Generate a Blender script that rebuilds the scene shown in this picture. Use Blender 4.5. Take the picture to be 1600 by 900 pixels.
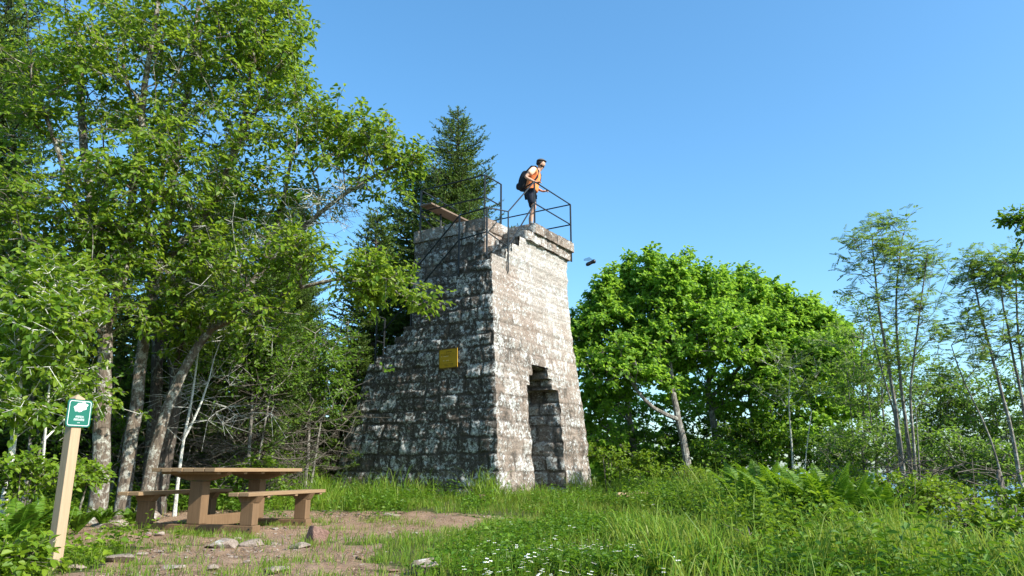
import bpy, math, random
import numpy as np
from mathutils import Vector, Matrix, Quaternion

for _o in list(bpy.data.objects):
    bpy.data.objects.remove(_o)
scene = bpy.context.scene
COL = scene.collection
R = math.radians

# ------------------------------------------------------------------ camera, sky, sun
F = 1150.0                      # focal length in pixels of the 1600 px wide photograph
PITCH = R(13.92)
CP, SP = math.cos(PITCH), math.sin(PITCH)
cam_d = bpy.data.cameras.new('camera')
cam = bpy.data.objects.new('camera', cam_d)
COL.objects.link(cam)
cam.location = (0, 0, 0)
cam.rotation_euler = (math.pi/2 + PITCH, 0, 0)
cam_d.sensor_width = 36
cam_d.lens = 36*F/1600
cam_d.clip_start = 0.05
cam_d.clip_end = 60000
scene.camera = cam

SUN_EL = R(37)
SUN_H = Vector((0.855, -0.518, 0)).normalized()       # horizontal direction towards the sun
SUN = Vector((SUN_H.x*math.cos(SUN_EL), SUN_H.y*math.cos(SUN_EL), math.sin(SUN_EL)))
world = bpy.data.worlds.new('World')
scene.world = world
world.use_nodes = True
wn = world.node_tree
wn.nodes.clear()
w_out = wn.nodes.new('ShaderNodeOutputWorld')
w_bg = wn.nodes.new('ShaderNodeBackground')
w_sky = wn.nodes.new('ShaderNodeTexSky')
w_sky.sky_type = 'NISHITA'
w_sky.sun_disc = False
w_sky.sun_elevation = SUN_EL
w_sky.sun_rotation = math.atan2(SUN_H.x, SUN_H.y)
w_sky.altitude = 300
w_sky.air_density = 1.0
w_sky.dust_density = 1.4
w_sky.ozone_density = 2.0
w_hs = wn.nodes.new('ShaderNodeHueSaturation')
w_hs.inputs['Saturation'].default_value = 1.2
w_hs.inputs['Hue'].default_value = 0.497
w_bg.inputs['Strength'].default_value = 0.15
w_gm = wn.nodes.new('ShaderNodeGamma')          # the phone's gentle compression of the sky
w_gm.inputs[1].default_value = 0.87
w_mu = wn.nodes.new('ShaderNodeVectorMath'); w_mu.operation = 'MULTIPLY'
w_mu.inputs[1].default_value = (1.05, 1.215, 1.285)
wn.links.new(w_sky.outputs[0], w_gm.inputs[0]); wn.links.new(w_gm.outputs[0], w_mu.inputs[0])
wn.links.new(w_mu.outputs[0], w_hs.inputs['Color'])
wn.links.new(w_hs.outputs[0], w_bg.inputs[0])
wn.links.new(w_bg.outputs[0], w_out.inputs[0])

sun_d = bpy.data.lights.new('sun', 'SUN')
sun_d.energy = 5.0
sun_d.angle = R(0.5)
sun_d.color = (1.0, 0.95, 0.86)
sun = bpy.data.objects.new('sun', sun_d)
COL.objects.link(sun)
sun.rotation_euler = SUN.to_track_quat('Z', 'Y').to_euler()
sun.location = (20, -20, 30)

scene.view_settings.view_transform = 'Standard'
scene.view_settings.look = 'None'
scene.view_settings.exposure = 0.9
scene.view_settings.gamma = 1.0
scene.view_settings.use_curve_mapping = False
scene.render.engine = 'CYCLES'
scene.cycles.use_denoising = True
scene.cycles.max_bounces = 9
scene.cycles.diffuse_bounces = 5
scene.cycles.glossy_bounces = 2
scene.cycles.transmission_bounces = 6
scene.cycles.transparent_max_bounces = 4
scene.cycles.caustics_reflective = False
scene.cycles.caustics_refractive = False

# ------------------------------------------------------------------ helpers
def at(px, py, Y):
    """the point at depth Y seen at a pixel of the 1600x900 photograph (camera at the origin)"""
    a = PITCH + math.atan((450-py)/F)
    Z = Y*math.tan(a)
    return np.array([(px-800)/F*(Y*CP+Z*SP), Y, Z])

def hash2(ix, iy, seed):
    n = (ix.astype(np.int64)*374761393 + iy.astype(np.int64)*668265263 + seed*1442695041) & 0xffffffff
    n = ((n ^ (n >> 13))*1274126177) & 0xffffffff
    n = (n ^ (n >> 16)) & 0xffffff
    return n/float(0xffffff)

def vnoise(x, y, seed=0):
    x = np.asarray(x, float); y = np.asarray(y, float)
    ix = np.floor(x); iy = np.floor(y)
    fx = x-ix; fy = y-iy
    fx = fx*fx*(3-2*fx); fy = fy*fy*(3-2*fy)
    a = hash2(ix, iy, seed); b = hash2(ix+1, iy, seed)
    c = hash2(ix, iy+1, seed); d = hash2(ix+1, iy+1, seed)
    return (a*(1-fx)+b*fx)*(1-fy) + (c*(1-fx)+d*fx)*fy

def fbm(x, y, seed=0, octs=4):
    s = 0; a = 0.5
    for k in range(octs):
        s = s + a*vnoise(x*2**k+k*17.3, y*2**k-k*9.1, seed+k)
        a *= 0.5
    return s/(1-0.5**octs)

def smooth(e0, e1, x):
    t = np.clip((x-e0)/(e1-e0), 0, 1)
    return t*t*(3-2*t)

def nrm(a):
    return a/np.maximum(np.linalg.norm(a, axis=-1, keepdims=True), 1e-9)

class MB:
    """collects vertices and faces (numpy) and links them as ONE mesh object"""
    def __init__(s):
        s.V = []; s.F = []; s.n = 0; s.A = {}
    def add(s, V, faces, **attrs):
        V = np.asarray(V, float).reshape(-1, 3)
        for f in faces:
            f = np.asarray(f, np.int64)
            if f.size: s.F.append(f + s.n)
        s.V.append(V)
        for k, a in attrs.items():
            s.A.setdefault(k, []).append((s.n, np.broadcast_to(np.asarray(a, float), (len(V),))))
        s.n += len(V)
    def box(s, c, size, rot=None, taper=0.0, jit=0):
        x, y, z = [q/2 for q in size]
        V = np.array([[-x,-y,-z],[x,-y,-z],[x,y,-z],[-x,y,-z],[-x,-y,z],[x,-y,z],[x,y,z],[-x,y,z]], float)
        V[4:, :2] *= (1-taper)
        if rot is not None: V = V @ np.array(rot).T
        V = V + np.array(c)
        s.add(V, [[[3,2,1,0],[4,5,6,7],[0,1,5,4],[1,2,6,5],[2,3,7,6],[3,0,4,7]]])
    def tube(s, P, r, sides=6, cap=True):
        P = np.asarray(P, float); n = len(P)
        r = np.broadcast_to(np.asarray(r, float), (n,))
        T = np.zeros_like(P); T[1:-1] = P[2:]-P[:-2]; T[0] = P[1]-P[0]; T[-1] = P[-1]-P[-2]
        T = nrm(T)
        ref = np.array([0, 0, 1.0]) if abs(T[0][2]) < 0.9 else np.array([1.0, 0, 0])
        N = np.zeros_like(P)
        q = ref - T[0]*(ref@T[0]); N[0] = q/np.linalg.norm(q)
        for i in range(1, n):
            q = N[i-1]-T[i]*(N[i-1]@T[i]); N[i] = q/max(np.linalg.norm(q), 1e-9)
        B = np.cross(T, N)
        a = np.arange(sides)*2*math.pi/sides
        V = P[:, None] + r[:, None, None]*(np.cos(a)[None, :, None]*N[:, None]+np.sin(a)[None, :, None]*B[:, None])
        i = np.arange(n-1)[:, None]*sides; j = np.arange(sides)[None]; k = (j+1) % sides
        Q = np.stack([i+j, i+k, i+sides+k, i+sides+j], -1).reshape(-1, 4)
        fs = [Q]
        if cap: fs += [[list(range(sides))[::-1]], [list(range((n-1)*sides, n*sides))]]
        s.add(V.reshape(-1, 3), fs)
    def build(s, name, mat, parent=None, smooth_=False, origin=(0, 0, 0)):
        me = bpy.data.meshes.new(name)
        V = np.concatenate(s.V) - np.array(origin)
        me.vertices.add(len(V)); me.vertices.foreach_set('co', V.astype(np.float32).ravel())
        lv = np.concatenate([f.ravel() for f in s.F])
        lt = np.concatenate([np.full(len(f), f.shape[1]) for f in s.F])
        ls = np.concatenate([[0], np.cumsum(lt)[:-1]])
        me.loops.add(len(lv)); me.loops.foreach_set('vertex_index', lv.astype(np.int32))
        me.polygons.add(len(lt))
        me.polygons.foreach_set('loop_start', ls.astype(np.int32))
        me.polygons.foreach_set('loop_total', lt.astype(np.int32))
        me.update(calc_edges=True)
        me.polygons.foreach_set('use_smooth', np.full(len(lt), smooth_))
        for k, parts in s.A.items():
            arr = np.zeros(len(V), np.float32)
            for st, a in parts: arr[st:st+len(a)] = a
            at_ = me.attributes.new(k, 'FLOAT', 'POINT')
            at_.data.foreach_set('value', arr)
        me.materials.append(mat)
        ob = bpy.data.objects.new(name, me)
        COL.objects.link(ob)
        if parent is not None: ob.parent = parent
        return ob

def tag(o, label=None, cat=None, group=None, kind=None):
    if label: o['label'] = label
    if cat: o['category'] = cat
    if group: o['group'] = group
    if kind: o['kind'] = kind
    return o

def empty(name, loc, rz=0, **k):
    o = bpy.data.objects.new(name, None)
    o.empty_display_size = 0.2
    COL.objects.link(o)
    o.location = [float(q) for q in loc]; o.rotation_euler = (0, 0, rz)
    return tag(o, **k)

def copy_tree(o, parent=None):
    c = o.copy(); COL.objects.link(c); c.parent = parent
    for ch in list(o.children): copy_tree(ch, c)
    return c

def bevel(ob, w=0.01, seg=2):
    m = ob.modifiers.new('bevel', 'BEVEL'); m.width = w; m.segments = seg; m.limit_method = 'ANGLE'
    return ob

def frustums(mb, A, B, ra, rb, sides=3):
    """many thin straight twigs at once"""
    T = nrm(B-A)
    ref = np.where(np.abs(T[:, 2:3]) < 0.9, [[0, 0, 1.0]], [[1.0, 0, 0]])
    N = nrm(np.cross(T, ref)); Bn = np.cross(T, N)
    a = np.arange(sides)*2*math.pi/sides
    off = np.cos(a)[None, :, None]*N[:, None]+np.sin(a)[None, :, None]*Bn[:, None]
    ra = np.broadcast_to(np.asarray(ra, float), (len(A),)); rb = np.broadcast_to(np.asarray(rb, float), (len(A),))
    V = np.concatenate([A[:, None]+off*ra[:, None, None], B[:, None]+off*rb[:, None, None]], 1)
    n = len(A); i = np.arange(n)[:, None]*2*sides; j = np.arange(sides)[None]; k = (j+1) % sides
    mb.add(V.reshape(-1, 3), [np.stack([i+j, i+k, i+sides+k, i+sides+j], -1).reshape(-1, 4)])

def leaves(mb, P, D, N, L, W, fold=0.25, curl=0.15):
    """many leaves at once: pointed oval blades folded along the midrib"""
    D = nrm(D); S = nrm(np.cross(D, N)); N = np.cross(S, D)
    L = np.broadcast_to(np.asarray(L, float), (len(P),))[:, None]; W = np.broadcast_to(np.asarray(W, float), (len(P),))[:, None]
    tip = P+D*L-N*L*curl
    l1 = P+D*L*0.28+S*W*0.46+N*W*fold; l2 = P+D*L*0.66+S*W*0.4+N*W*fold*0.6-N*L*curl*0.4
    r1 = P+D*L*0.28-S*W*0.46+N*W*fold; r2 = P+D*L*0.66-S*W*0.4+N*W*fold*0.6-N*L*curl*0.4
    V = np.stack([P, l1, l2, tip, r2, r1], 1).reshape(-1, 3)
    i = np.arange(len(P))[:, None]*6
    mb.add(V, [np.concatenate([i+[[0, 3, 2, 1]], i+[[0, 5, 4, 3]]], 0)])

def blades(mb, P, H, W, rng, lean=0.35, segs=2):
    """grass blades"""
    n = len(P)
    a = rng.uniform(0, 2*math.pi, n); d = np.stack([np.cos(a), np.sin(a), 0*a], 1)
    b = rng.uniform(0, 2*math.pi, n); w = np.stack([np.cos(b), np.sin(b), 0*b], 1)*W[:, None]/2
    k = rng.uniform(0.1, 1, n)[:, None]*lean*H[:, None]
    up = np.array([[0, 0, 1.0]])*H[:, None]
    m1 = P+up*0.42+d*k*0.22; m2 = P+up*0.78+d*k*0.62; t = P+up*(1-0.12*lean)+d*k*1.15
    if segs == 3:
        V = np.stack([P-w, P+w, m1-w*.9, m1+w*.9, m2-w*.6, m2+w*.6, t], 1).reshape(-1, 3)
        i = np.arange(n)[:, None]*7
        mb.add(V, [np.concatenate([i+[[0, 1, 3, 2]], i+[[2, 3, 5, 4]]], 0), i+[[4, 5, 6]]])
    else:
        m = P+up*0.6+d*k*0.4
        V = np.stack([P-w, P+w, m-w*.8, m+w*.8, t], 1).reshape(-1, 3)
        i = np.arange(n)[:, None]*5
        mb.add(V, [i+[[0, 1, 3, 2]], i+[[2, 3, 4]]])

# ------------------------------------------------------------------ materials
class NT:
    def __init__(s, name):
        s.m = bpy.data.materials.new(name); s.m.use_nodes = True
        s.t = s.m.node_tree; s.t.nodes.clear()
        s.out = s.n('ShaderNodeOutputMaterial')
    def n(s, typ, **k):
        nd = s.t.nodes.new(typ)
        for a, v in k.items(): setattr(nd, a, v)
        return nd
    def l(s, a, b): s.t.links.new(a, b)
    def noise(s, vec, scale, detail=4, rough=0.6, dist=0.0):
        nd = s.n('ShaderNodeTexNoise'); nd.inputs['Scale'].default_value = scale
        nd.inputs['Detail'].default_value = detail; nd.inputs['Roughness'].default_value = rough
        nd.inputs['Distortion'].default_value = dist
        if vec is not None: s.l(vec, nd.inputs['Vector'])
        return nd.outputs['Fac']
    def ramp(s, fac, stops, interp='LINEAR'):
        r = s.n('ShaderNodeValToRGB'); r.color_ramp.interpolation = interp
        e = r.color_ramp.elements
        while len(e) < len(stops): e.new(0.5)
        for el, (p, c) in zip(e, stops):
            el.position = p
            el.color = (c[0], c[1], c[2], 1) if hasattr(c, '__len__') else (c, c, c, 1)
        s.l(fac, r.inputs[0]); return r.outputs[0]
    def mix(s, fac, a, b, blend='MIX'):
        m = s.n('ShaderNodeMix', data_type='RGBA', blend_type=blend)
        for sock, v in ((m.inputs[0], fac), (m.inputs[6], a), (m.inputs[7], b)):
            if isinstance(v, (int, float)): sock.default_value = v
            elif isinstance(v, (tuple, list)): sock.default_value = (*v[:3], 1)
            else: s.l(v, sock)
        return m.outputs[2]
    def math(s, op, a, b=0.0, clamp=False):
        m = s.n('ShaderNodeMath', operation=op, use_clamp=clamp)
        for sock, v in ((m.inputs[0], a), (m.inputs[1], b)):
            if isinstance(v, (int, float)): sock.default_value = v
            else: s.l(v, sock)
        return m.outputs[0]
    def attr(s, name):
        a = s.n('ShaderNodeAttribute', attribute_name=name); return a.outputs['Fac']
    def coord(s, which='Object'):
        return s.n('ShaderNodeTexCoord').outputs[which]
    def mapping(s, vec, scale):
        m = s.n('ShaderNodeMapping'); m.inputs['Scale'].default_value = scale
        s.l(vec, m.inputs['Vector']); return m.outputs[0]
    def princ(s, col, rough=0.8, bump=None, bstr=0.4, bdist=0.02, metal=0.0, spec=0.4):
        p = s.n('ShaderNodeBsdfPrincipled')
        if isinstance(col, (tuple, list)): p.inputs['Base Color'].default_value = (*col[:3], 1)
        else: s.l(col, p.inputs['Base Color'])
        if isinstance(rough, (int, float)): p.inputs['Roughness'].default_value = rough
        else: s.l(rough, p.inputs['Roughness'])
        p.inputs['Metallic'].default_value = metal
        p.inputs['Specular IOR Level'].default_value = spec
        if bump is not None:
            b = s.n('ShaderNodeBump'); b.inputs['Strength'].default_value = bstr; b.inputs['Distance'].default_value = bdist
            s.l(bump, b.inputs['Height']); s.l(b.outputs[0], p.inputs['Normal'])
        return p.outputs[0]
    def done(s, sh):
        s.l(sh, s.out.inputs['Surface']); return s.m

def leaf_mat(name, cols, trans=0.35, rough=0.5, spec=0.3, tcol=None):
    """blade colour varies from leaf to leaf; light passes through the blade"""
    t = NT(name)
    g = t.n('ShaderNodeNewGeometry')
    n = len(cols)
    c = t.ramp(g.outputs['Random Per Island'], [(i/max(n-1, 1), c) for i, c in enumerate(cols)])
    big = t.noise(g.outputs['Position'], 1.7, 4, 0.65)
    c = t.mix(t.ramp(big, [(0.38, 0.0), (0.66, 0.75)]), c, t.mix(0.5, c, (cols[0][0]*0.8, cols[0][1]*0.85, cols[0][2]), 'MIX'))
    p = t.princ(c, rough, spec=spec)
    tr = t.n('ShaderNodeBsdfTranslucent')
    tc = t.mix(0.6, c, tcol or (cols[-1][0]*1.5, cols[-1][1]*1.5, cols[-1][2]*0.9))
    t.l(tc, tr.inputs[0])
    mx = t.n('ShaderNodeMixShader'); mx.inputs[0].default_value = trans
    t.l(p, mx.inputs[1]); t.l(tr.outputs[0], mx.inputs[2])
    return t.done(mx.outputs[0])

def bark_mat(name, base, dark, lichen, amount=0.5, scale=1.0):
    t = NT(name)
    v = t.n('ShaderNodeNewGeometry').outputs['Position']
    vs = t.mapping(v, (1, 1, 0.25))
    fine = t.noise(vs, 38*scale, 5, 0.7)
    c = t.mix(t.ramp(fine, [(0.35, 0), (0.65, 1)]), dark, base)
    ln = t.noise(v, 9*scale, 6, 0.75)
    lm = t.ramp(ln, [(1-amount-0.04, 0), (1-amount+0.05, 1)])
    c = t.mix(lm, c, t.mix(t.ramp(t.noise(v, 60, 3), [(0.4, 0), (0.6, 1)]), lichen, (lichen[0]*0.6, lichen[1]*0.62, lichen[2]*0.55)))
    return t.done(t.princ(c, 0.92, bump=t.math('ADD', fine, t.math('MULTIPLY', ln, 0.8)), bstr=0.7, bdist=0.02, spec=0.2))

M = {}
M['leaf_left'] = leaf_mat('yellow_green_leaf', [(0.05, 0.12, 0.010), (0.10, 0.195, 0.014), (0.175, 0.285, 0.022), (0.29, 0.385, 0.04)], 0.5)
M['leaf_maple'] = leaf_mat('maple_leaf', [(0.09, 0.20, 0.02), (0.17, 0.32, 0.03), (0.29, 0.46, 0.06)], 0.52)
M['leaf_rowan'] = leaf_mat('rowan_leaf', [(0.09, 0.16, 0.03), (0.14, 0.23, 0.04), (0.20, 0.30, 0.06)], 0.5)
M['leaf_scrub'] = leaf_mat('scrub_leaf', [(0.09, 0.17, 0.025), (0.14, 0.25, 0.03), (0.20, 0.32, 0.05)], 0.5)  # leaf colours lightened to stand in for haze over the farther trees
M['leaf_dark'] = leaf_mat('dull_leaf', [(0.06, 0.14, 0.012), (0.11, 0.21, 0.016), (0.17, 0.28, 0.025)], 0.45)
M['leaf_bush'] = leaf_mat('bush_leaf', [(0.08, 0.16, 0.008), (0.14, 0.235, 0.012), (0.21, 0.30, 0.02)], 0.42)
M['needle'] = leaf_mat('spruce_needle', [(0.035, 0.08, 0.010), (0.07, 0.13, 0.012), (0.14, 0.21, 0.02)], 0.2, 0.6)
M['grass'] = leaf_mat('grass_blade', [(0.06, 0.14, 0.010), (0.11, 0.22, 0.012), (0.17, 0.29, 0.02), (0.30, 0.30, 0.08)], 0.42, 0.5)
M['tallgrass'] = leaf_mat('tall_grass_blade', [(0.06, 0.15, 0.010), (0.11, 0.23, 0.012), (0.18, 0.31, 0.02), (0.22, 0.33, 0.03), (0.30, 0.33, 0.08)], 0.42, 0.5)
M['herb'] = leaf_mat('herb_leaf', [(0.05, 0.125, 0.010), (0.09, 0.19, 0.012), (0.16, 0.27, 0.016)], 0.4, 0.45)
M['fern'] = leaf_mat('fern_frond', [(0.07, 0.16, 0.010), (0.11, 0.22, 0.012), (0.17, 0.28, 0.016)], 0.45, 0.5)
M['bark_pale'] = bark_mat('lichen_bark', (0.17, 0.135, 0.10), (0.055, 0.043, 0.034), (0.40, 0.39, 0.35), 0.47)
M['bark_dark'] = bark_mat('dark_bark', (0.12, 0.095, 0.075), (0.04, 0.032, 0.027), (0.30, 0.31, 0.27), 0.42)
M['bark_grey'] = bark_mat('grey_bark', (0.22, 0.20, 0.17), (0.08, 0.07, 0.06), (0.42, 0.41, 0.37), 0.45)
M['bark_birch'] = bark_mat('pale_sapling_bark', (0.40, 0.37, 0.32), (0.16, 0.14, 0.12), (0.62, 0.61, 0.57), 0.6)
M['dead'] = bark_mat('dead_twig', (0.15, 0.128, 0.10), (0.07, 0.058, 0.047), (0.30, 0.29, 0.25), 0.42)

M['twig_lichen'] = bark_mat('lichen_twig', (0.22, 0.20, 0.17), (0.08, 0.07, 0.06), (0.50, 0.50, 0.46), 0.55)

def wood_mat(name, a, b, scale=(1, 18, 18), axis=None, knots=True):
    t = NT(name)
    v = t.coord('Object')
    vs = t.mapping(v, scale)
    f = t.noise(vs, 3.0, 6, 0.65, 0.6)
    big = t.noise(v, 1.7, 3)
    c = t.mix(t.ramp(f, [(0.3, 0), (0.7, 1)]), a, b)
    c = t.mix(t.ramp(big, [(0.35, 0), (0.75, 0.5)]), c, (a[0]*0.7, a[1]*0.72, a[2]*0.75))
    isl = t.n('ShaderNodeNewGeometry').outputs['Random Per Island']
    c = t.mix(0.35, c, t.mix(isl, (a[0]*0.7, a[1]*0.7, a[2]*0.7), (b[0]*1.1, b[1]*1.1, b[2]*1.1)))
    return t.done(t.princ(c, 0.75, bump=f, bstr=0.35, bdist=0.004, spec=0.3))

M['table_top'] = wood_mat('weathered_table_wood', (0.20, 0.125, 0.065), (0.36, 0.245, 0.14))
M['table_leg'] = wood_mat('brown_leg_wood', (0.125, 0.075, 0.038), (0.24, 0.148, 0.078), (18, 18, 1))
M['post'] = wood_mat('fresh_post_wood', (0.26, 0.18, 0.105), (0.43, 0.32, 0.205), (22, 22, 1))
M['plank'] = wood_mat('grey_brown_plank', (0.13, 0.085, 0.055), (0.27, 0.20, 0.15), (1, 18, 18))
M['log'] = wood_mat('debarked_wood', (0.33, 0.20, 0.11), (0.55, 0.40, 0.25), (1, 14, 14))

def plain(name, col, rough=0.6, metal=0.0, var=0.15, scale=20, spec=0.4, bump=0.1):
    t = NT(name)
    v = t.coord('Object')
    f = t.noise(v, scale, 4)
    c = t.mix(t.ramp(f, [(0.3, 0), (0.7, 1)]), tuple(q*(1-var) for q in col), tuple(min(q*(1+var), 1) for q in col))
    return t.done(t.princ(c, rough, bump=f, bstr=bump, bdist=0.005, metal=metal, spec=spec))

M['iron'] = plain('black_painted_iron', (0.022, 0.026, 0.028), 0.5, 0.3, 0.35, 30)
M['sign_green'] = plain('green_enamel', (0.008, 0.115, 0.078), 0.35, 0, 0.06, 8, 0.5, 0.0)
M['sign_white'] = plain('white_enamel', (0.66, 0.68, 0.68), 0.4, 0, 0.04, 10, 0.5, 0.0)
M['plaque'] = plain('ochre_plaque', (0.50, 0.29, 0.018), 0.45, 0, 0.14, 6, 0.4, 0.05)
M['plaque_ink'] = plain('plaque_lettering', (0.13, 0.08, 0.012), 0.5, 0, 0.1, 30, 0.4, 0.0)
M['plaque_pale'] = plain('plaque_pale_lettering', (0.62, 0.50, 0.25), 0.5, 0, 0.1, 30, 0.4, 0.0)
M['white_petal'] = plain('white_petal', (0.85, 0.85, 0.88), 0.6, 0, 0.05, 40, 0.2, 0.0)
M['flower_eye'] = plain('flower_centre', (0.45, 0.42, 0.12), 0.7, 0, 0.1, 40, 0.2, 0.0)

def stone_mat():
    """blk: random value of the block, jnt: 1 in a joint, crust: how much black crust the face carries, pale: cleaner stone"""
    t = NT('rough_granite')
    v = t.n('ShaderNodeNewGeometry').outputs['Position']
    blk = t.attr('blk'); jnt = t.attr('jnt'); crust = t.attr('crust'); pale = t.attr('pale')
    base = t.ramp(blk, [(0.0, (0.30, 0.235, 0.188)), (0.35, (0.385, 0.318, 0.262)), (0.65, (0.325, 0.262, 0.215)), (1.0, (0.43, 0.37, 0.315))])
    base = t.mix(t.ramp(t.noise(v, 1.3, 4, 0.6), [(0.5, 0), (0.66, 0.5)]), base, (0.33, 0.235, 0.18))
    base = t.mix(pale, base, t.ramp(blk, [(0, (0.45, 0.41, 0.365)), (0.5, (0.58, 0.54, 0.49)), (1, (0.38, 0.345, 0.305))]))
    grain = t.noise(v, 36, 7, 0.8)
    coarse = t.noise(v, 13, 7, 0.8, 0.4)
    base = t.mix(t.ramp(grain, [(0.47, 0), (0.55, 0.72)]), base, (0.12, 0.10, 0.082))
    # pale crustose lichen in spots of many sizes
    l1 = t.noise(v, 14.0, 9, 0.82, 0.7); l2 = t.noise(v, 4.0, 6, 0.7)
    lv = t.math('ADD', t.math('MULTIPLY', l1, 0.8), t.math('MULTIPLY', l2, 0.35))
    lv = t.math('ADD', lv, t.math('MULTIPLY', blk, 0.06))
    lv = t.math('SUBTRACT', lv, t.math('MULTIPLY', jnt, 0.10))
    # black crust and moss
    d1 = t.noise(v, 2.6, 6, 0.7, 0.3)
    dv = t.math('ADD', t.math('MULTIPLY', d1, 0.5), t.math('MULTIPLY', coarse, 0.6))
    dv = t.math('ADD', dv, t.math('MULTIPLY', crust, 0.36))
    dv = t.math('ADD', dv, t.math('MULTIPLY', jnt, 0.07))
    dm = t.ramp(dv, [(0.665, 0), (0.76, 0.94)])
    dark = t.mix(t.ramp(grain, [(0.42, 0), (0.58, 1)]), (0.028, 0.025, 0.021), (0.10, 0.082, 0.065))
    dark = t.mix(t.ramp(coarse, [(0.52, 0), (0.60, 0.75)]), dark, (0.17, 0.155, 0.135))
    c = t.mix(dm, base, dark)
    c = t.mix(t.math('MULTIPLY', jnt, 0.4), c, (0.07, 0.06, 0.05))
    lv = t.math('SUBTRACT', lv, t.math('MULTIPLY', t.math('SUBTRACT', 0.9, crust), 0.020))
    lm = t.ramp(lv, [(0.615, 0), (0.645, 0.97)])
    lcol = t.mix(t.ramp(coarse, [(0.42, 0), (0.58, 1)]), (0.30, 0.315, 0.30), (0.74, 0.745, 0.71))
    c = t.mix(lm, c, lcol)
    h = t.math('ADD', t.math('MULTIPLY', grain, 0.5), t.math('MULTIPLY', coarse, 1.0))
    return t.done(t.princ(c, 0.93, bump=h, bstr=1.0, bdist=0.035, spec=0.12))
M['stone'] = stone_mat()

def rock_mat(name, a, b, lich=0.35):
    t = NT(name)
    v = t.n('ShaderNodeNewGeometry').outputs['Position']
    f = t.noise(v, 12, 7, 0.7)
    g = t.noise(v, 70, 4, 0.7)
    c = t.mix(t.ramp(f, [(0.35, 0), (0.65, 1)]), a, b)
    c = t.mix(t.ramp(g, [(0.4, 0), (0.6, 0.5)]), c, (a[0]*0.5, a[1]*0.5, a[2]*0.5))
    l = t.noise(v, 6, 6, 0.7)
    c = t.mix(t.ramp(l, [(1-lich, 0), (1-lich+0.05, 0.8)]), c, (0.42, 0.42, 0.38))
    return t.done(t.princ(c, 0.92, bump=t.math('ADD', f, t.math('MULTIPLY', g, 0.4)), bstr=0.7, bdist=0.03, spec=0.2))
M['rock_red'] = rock_mat('reddish_rock', (0.19, 0.105, 0.08), (0.30, 0.19, 0.15), 0.3)
M['rock_grey'] = rock_mat('grey_rock', (0.22, 0.17, 0.135), (0.36, 0.30, 0.25), 0.42)
M['rock_pink'] = rock_mat('pink_rock', (0.33, 0.20, 0.15), (0.45, 0.31, 0.25), 0.35)

def ground_mat():
    """bare: 1 where the trodden soil shows"""
    t = NT('soil')
    v = t.n('ShaderNodeNewGeometry').outputs['Position']
    bare = t.attr('bare')
    f = t.noise(v, 3.0, 8, 0.7); g = t.noise(v, 45, 5, 0.75); p = t.noise(v, 14, 5, 0.6)
    soil = t.mix(t.ramp(f, [(0.3, 0), (0.7, 1)]), (0.185, 0.115, 0.072), (0.365, 0.25, 0.165))
    soil = t.mix(t.ramp(g, [(0.45, 0), (0.62, 0.65)]), soil, (0.10, 0.07, 0.05))
    vo = t.n('ShaderNodeTexVoronoi'); vo.inputs['Scale'].default_value = 26; vo.inputs['Randomness'].default_value = 1
    t.l(v, vo.inputs['Vector'])
    peb = t.ramp(vo.outputs['Distance'], [(0.16, 1), (0.24, 0)])
    pm = t.math('MULTIPLY', peb, t.ramp(p, [(0.5, 0), (0.58, 1)]))
    soil = t.mix(pm, soil, t.mix(vo.outputs['Color'], (0.30, 0.22, 0.17), (0.45, 0.40, 0.35)))
    under = t.mix(t.ramp(f, [(0.3, 0), (0.7, 1)]), (0.045, 0.055, 0.02), (0.09, 0.10, 0.03))
    e = t.math('ADD', bare, t.math('MULTIPLY', t.math('SUBTRACT', p, 0.5), 0.9))
    c = t.mix(t.ramp(e, [(0.38, 0), (0.6, 1)]), under, soil)
    h = t.math('ADD', t.math('MULTIPLY', g, 0.5), t.math('ADD', f, t.math('MULTIPLY', pm, 0.35)))
    return t.done(t.princ(c, 0.95, bump=h, bstr=0.9, bdist=0.035, spec=0.15))
M['ground'] = ground_mat()

# ------------------------------------------------------------------ terrain
def H0(x, y):
    z = np.interp(y, [-60, -3, 0, 3, 5.5, 9.5, 12.5, 15.2, 19, 24, 32, 60, 200, 900, 3000, 40000],
                  [-9, -1.9, -1.5, -1.05, -0.74, -0.76, -0.70, -0.62, -0.60, -0.95, -3.5, -16, -70, -150, -260, -260])
    far = smooth(15, 120, np.abs(x)+0*y)
    z = z - far*40*smooth(2000, 200, np.abs(y)+np.abs(x))
    sl = np.maximum(x-(3.6+0.12*np.maximum(y-7, 0)), 0)
    z = z - 0.42*sl*smooth(2.0, 9.0, y)*(sl < 40) - (sl >= 40)*16.8
    return z
def H(x, y):
    x = np.asarray(x, float); y = np.asarray(y, float)
    near = smooth(60, 20, np.hypot(x, y))
    z = H0(x, y)
    z = z + near*(0.16*(fbm(x*0.45, y*0.45, 3, 3)-0.5) + 0.05*(fbm(x*2.3, y*2.3, 9, 3)-0.5))
    z = z + (1-near)*np.where(np.hypot(x, y) > 60, 14*(fbm(x*0.01, y*0.01, 5, 4)-0.5), 0)
    return z

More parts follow.
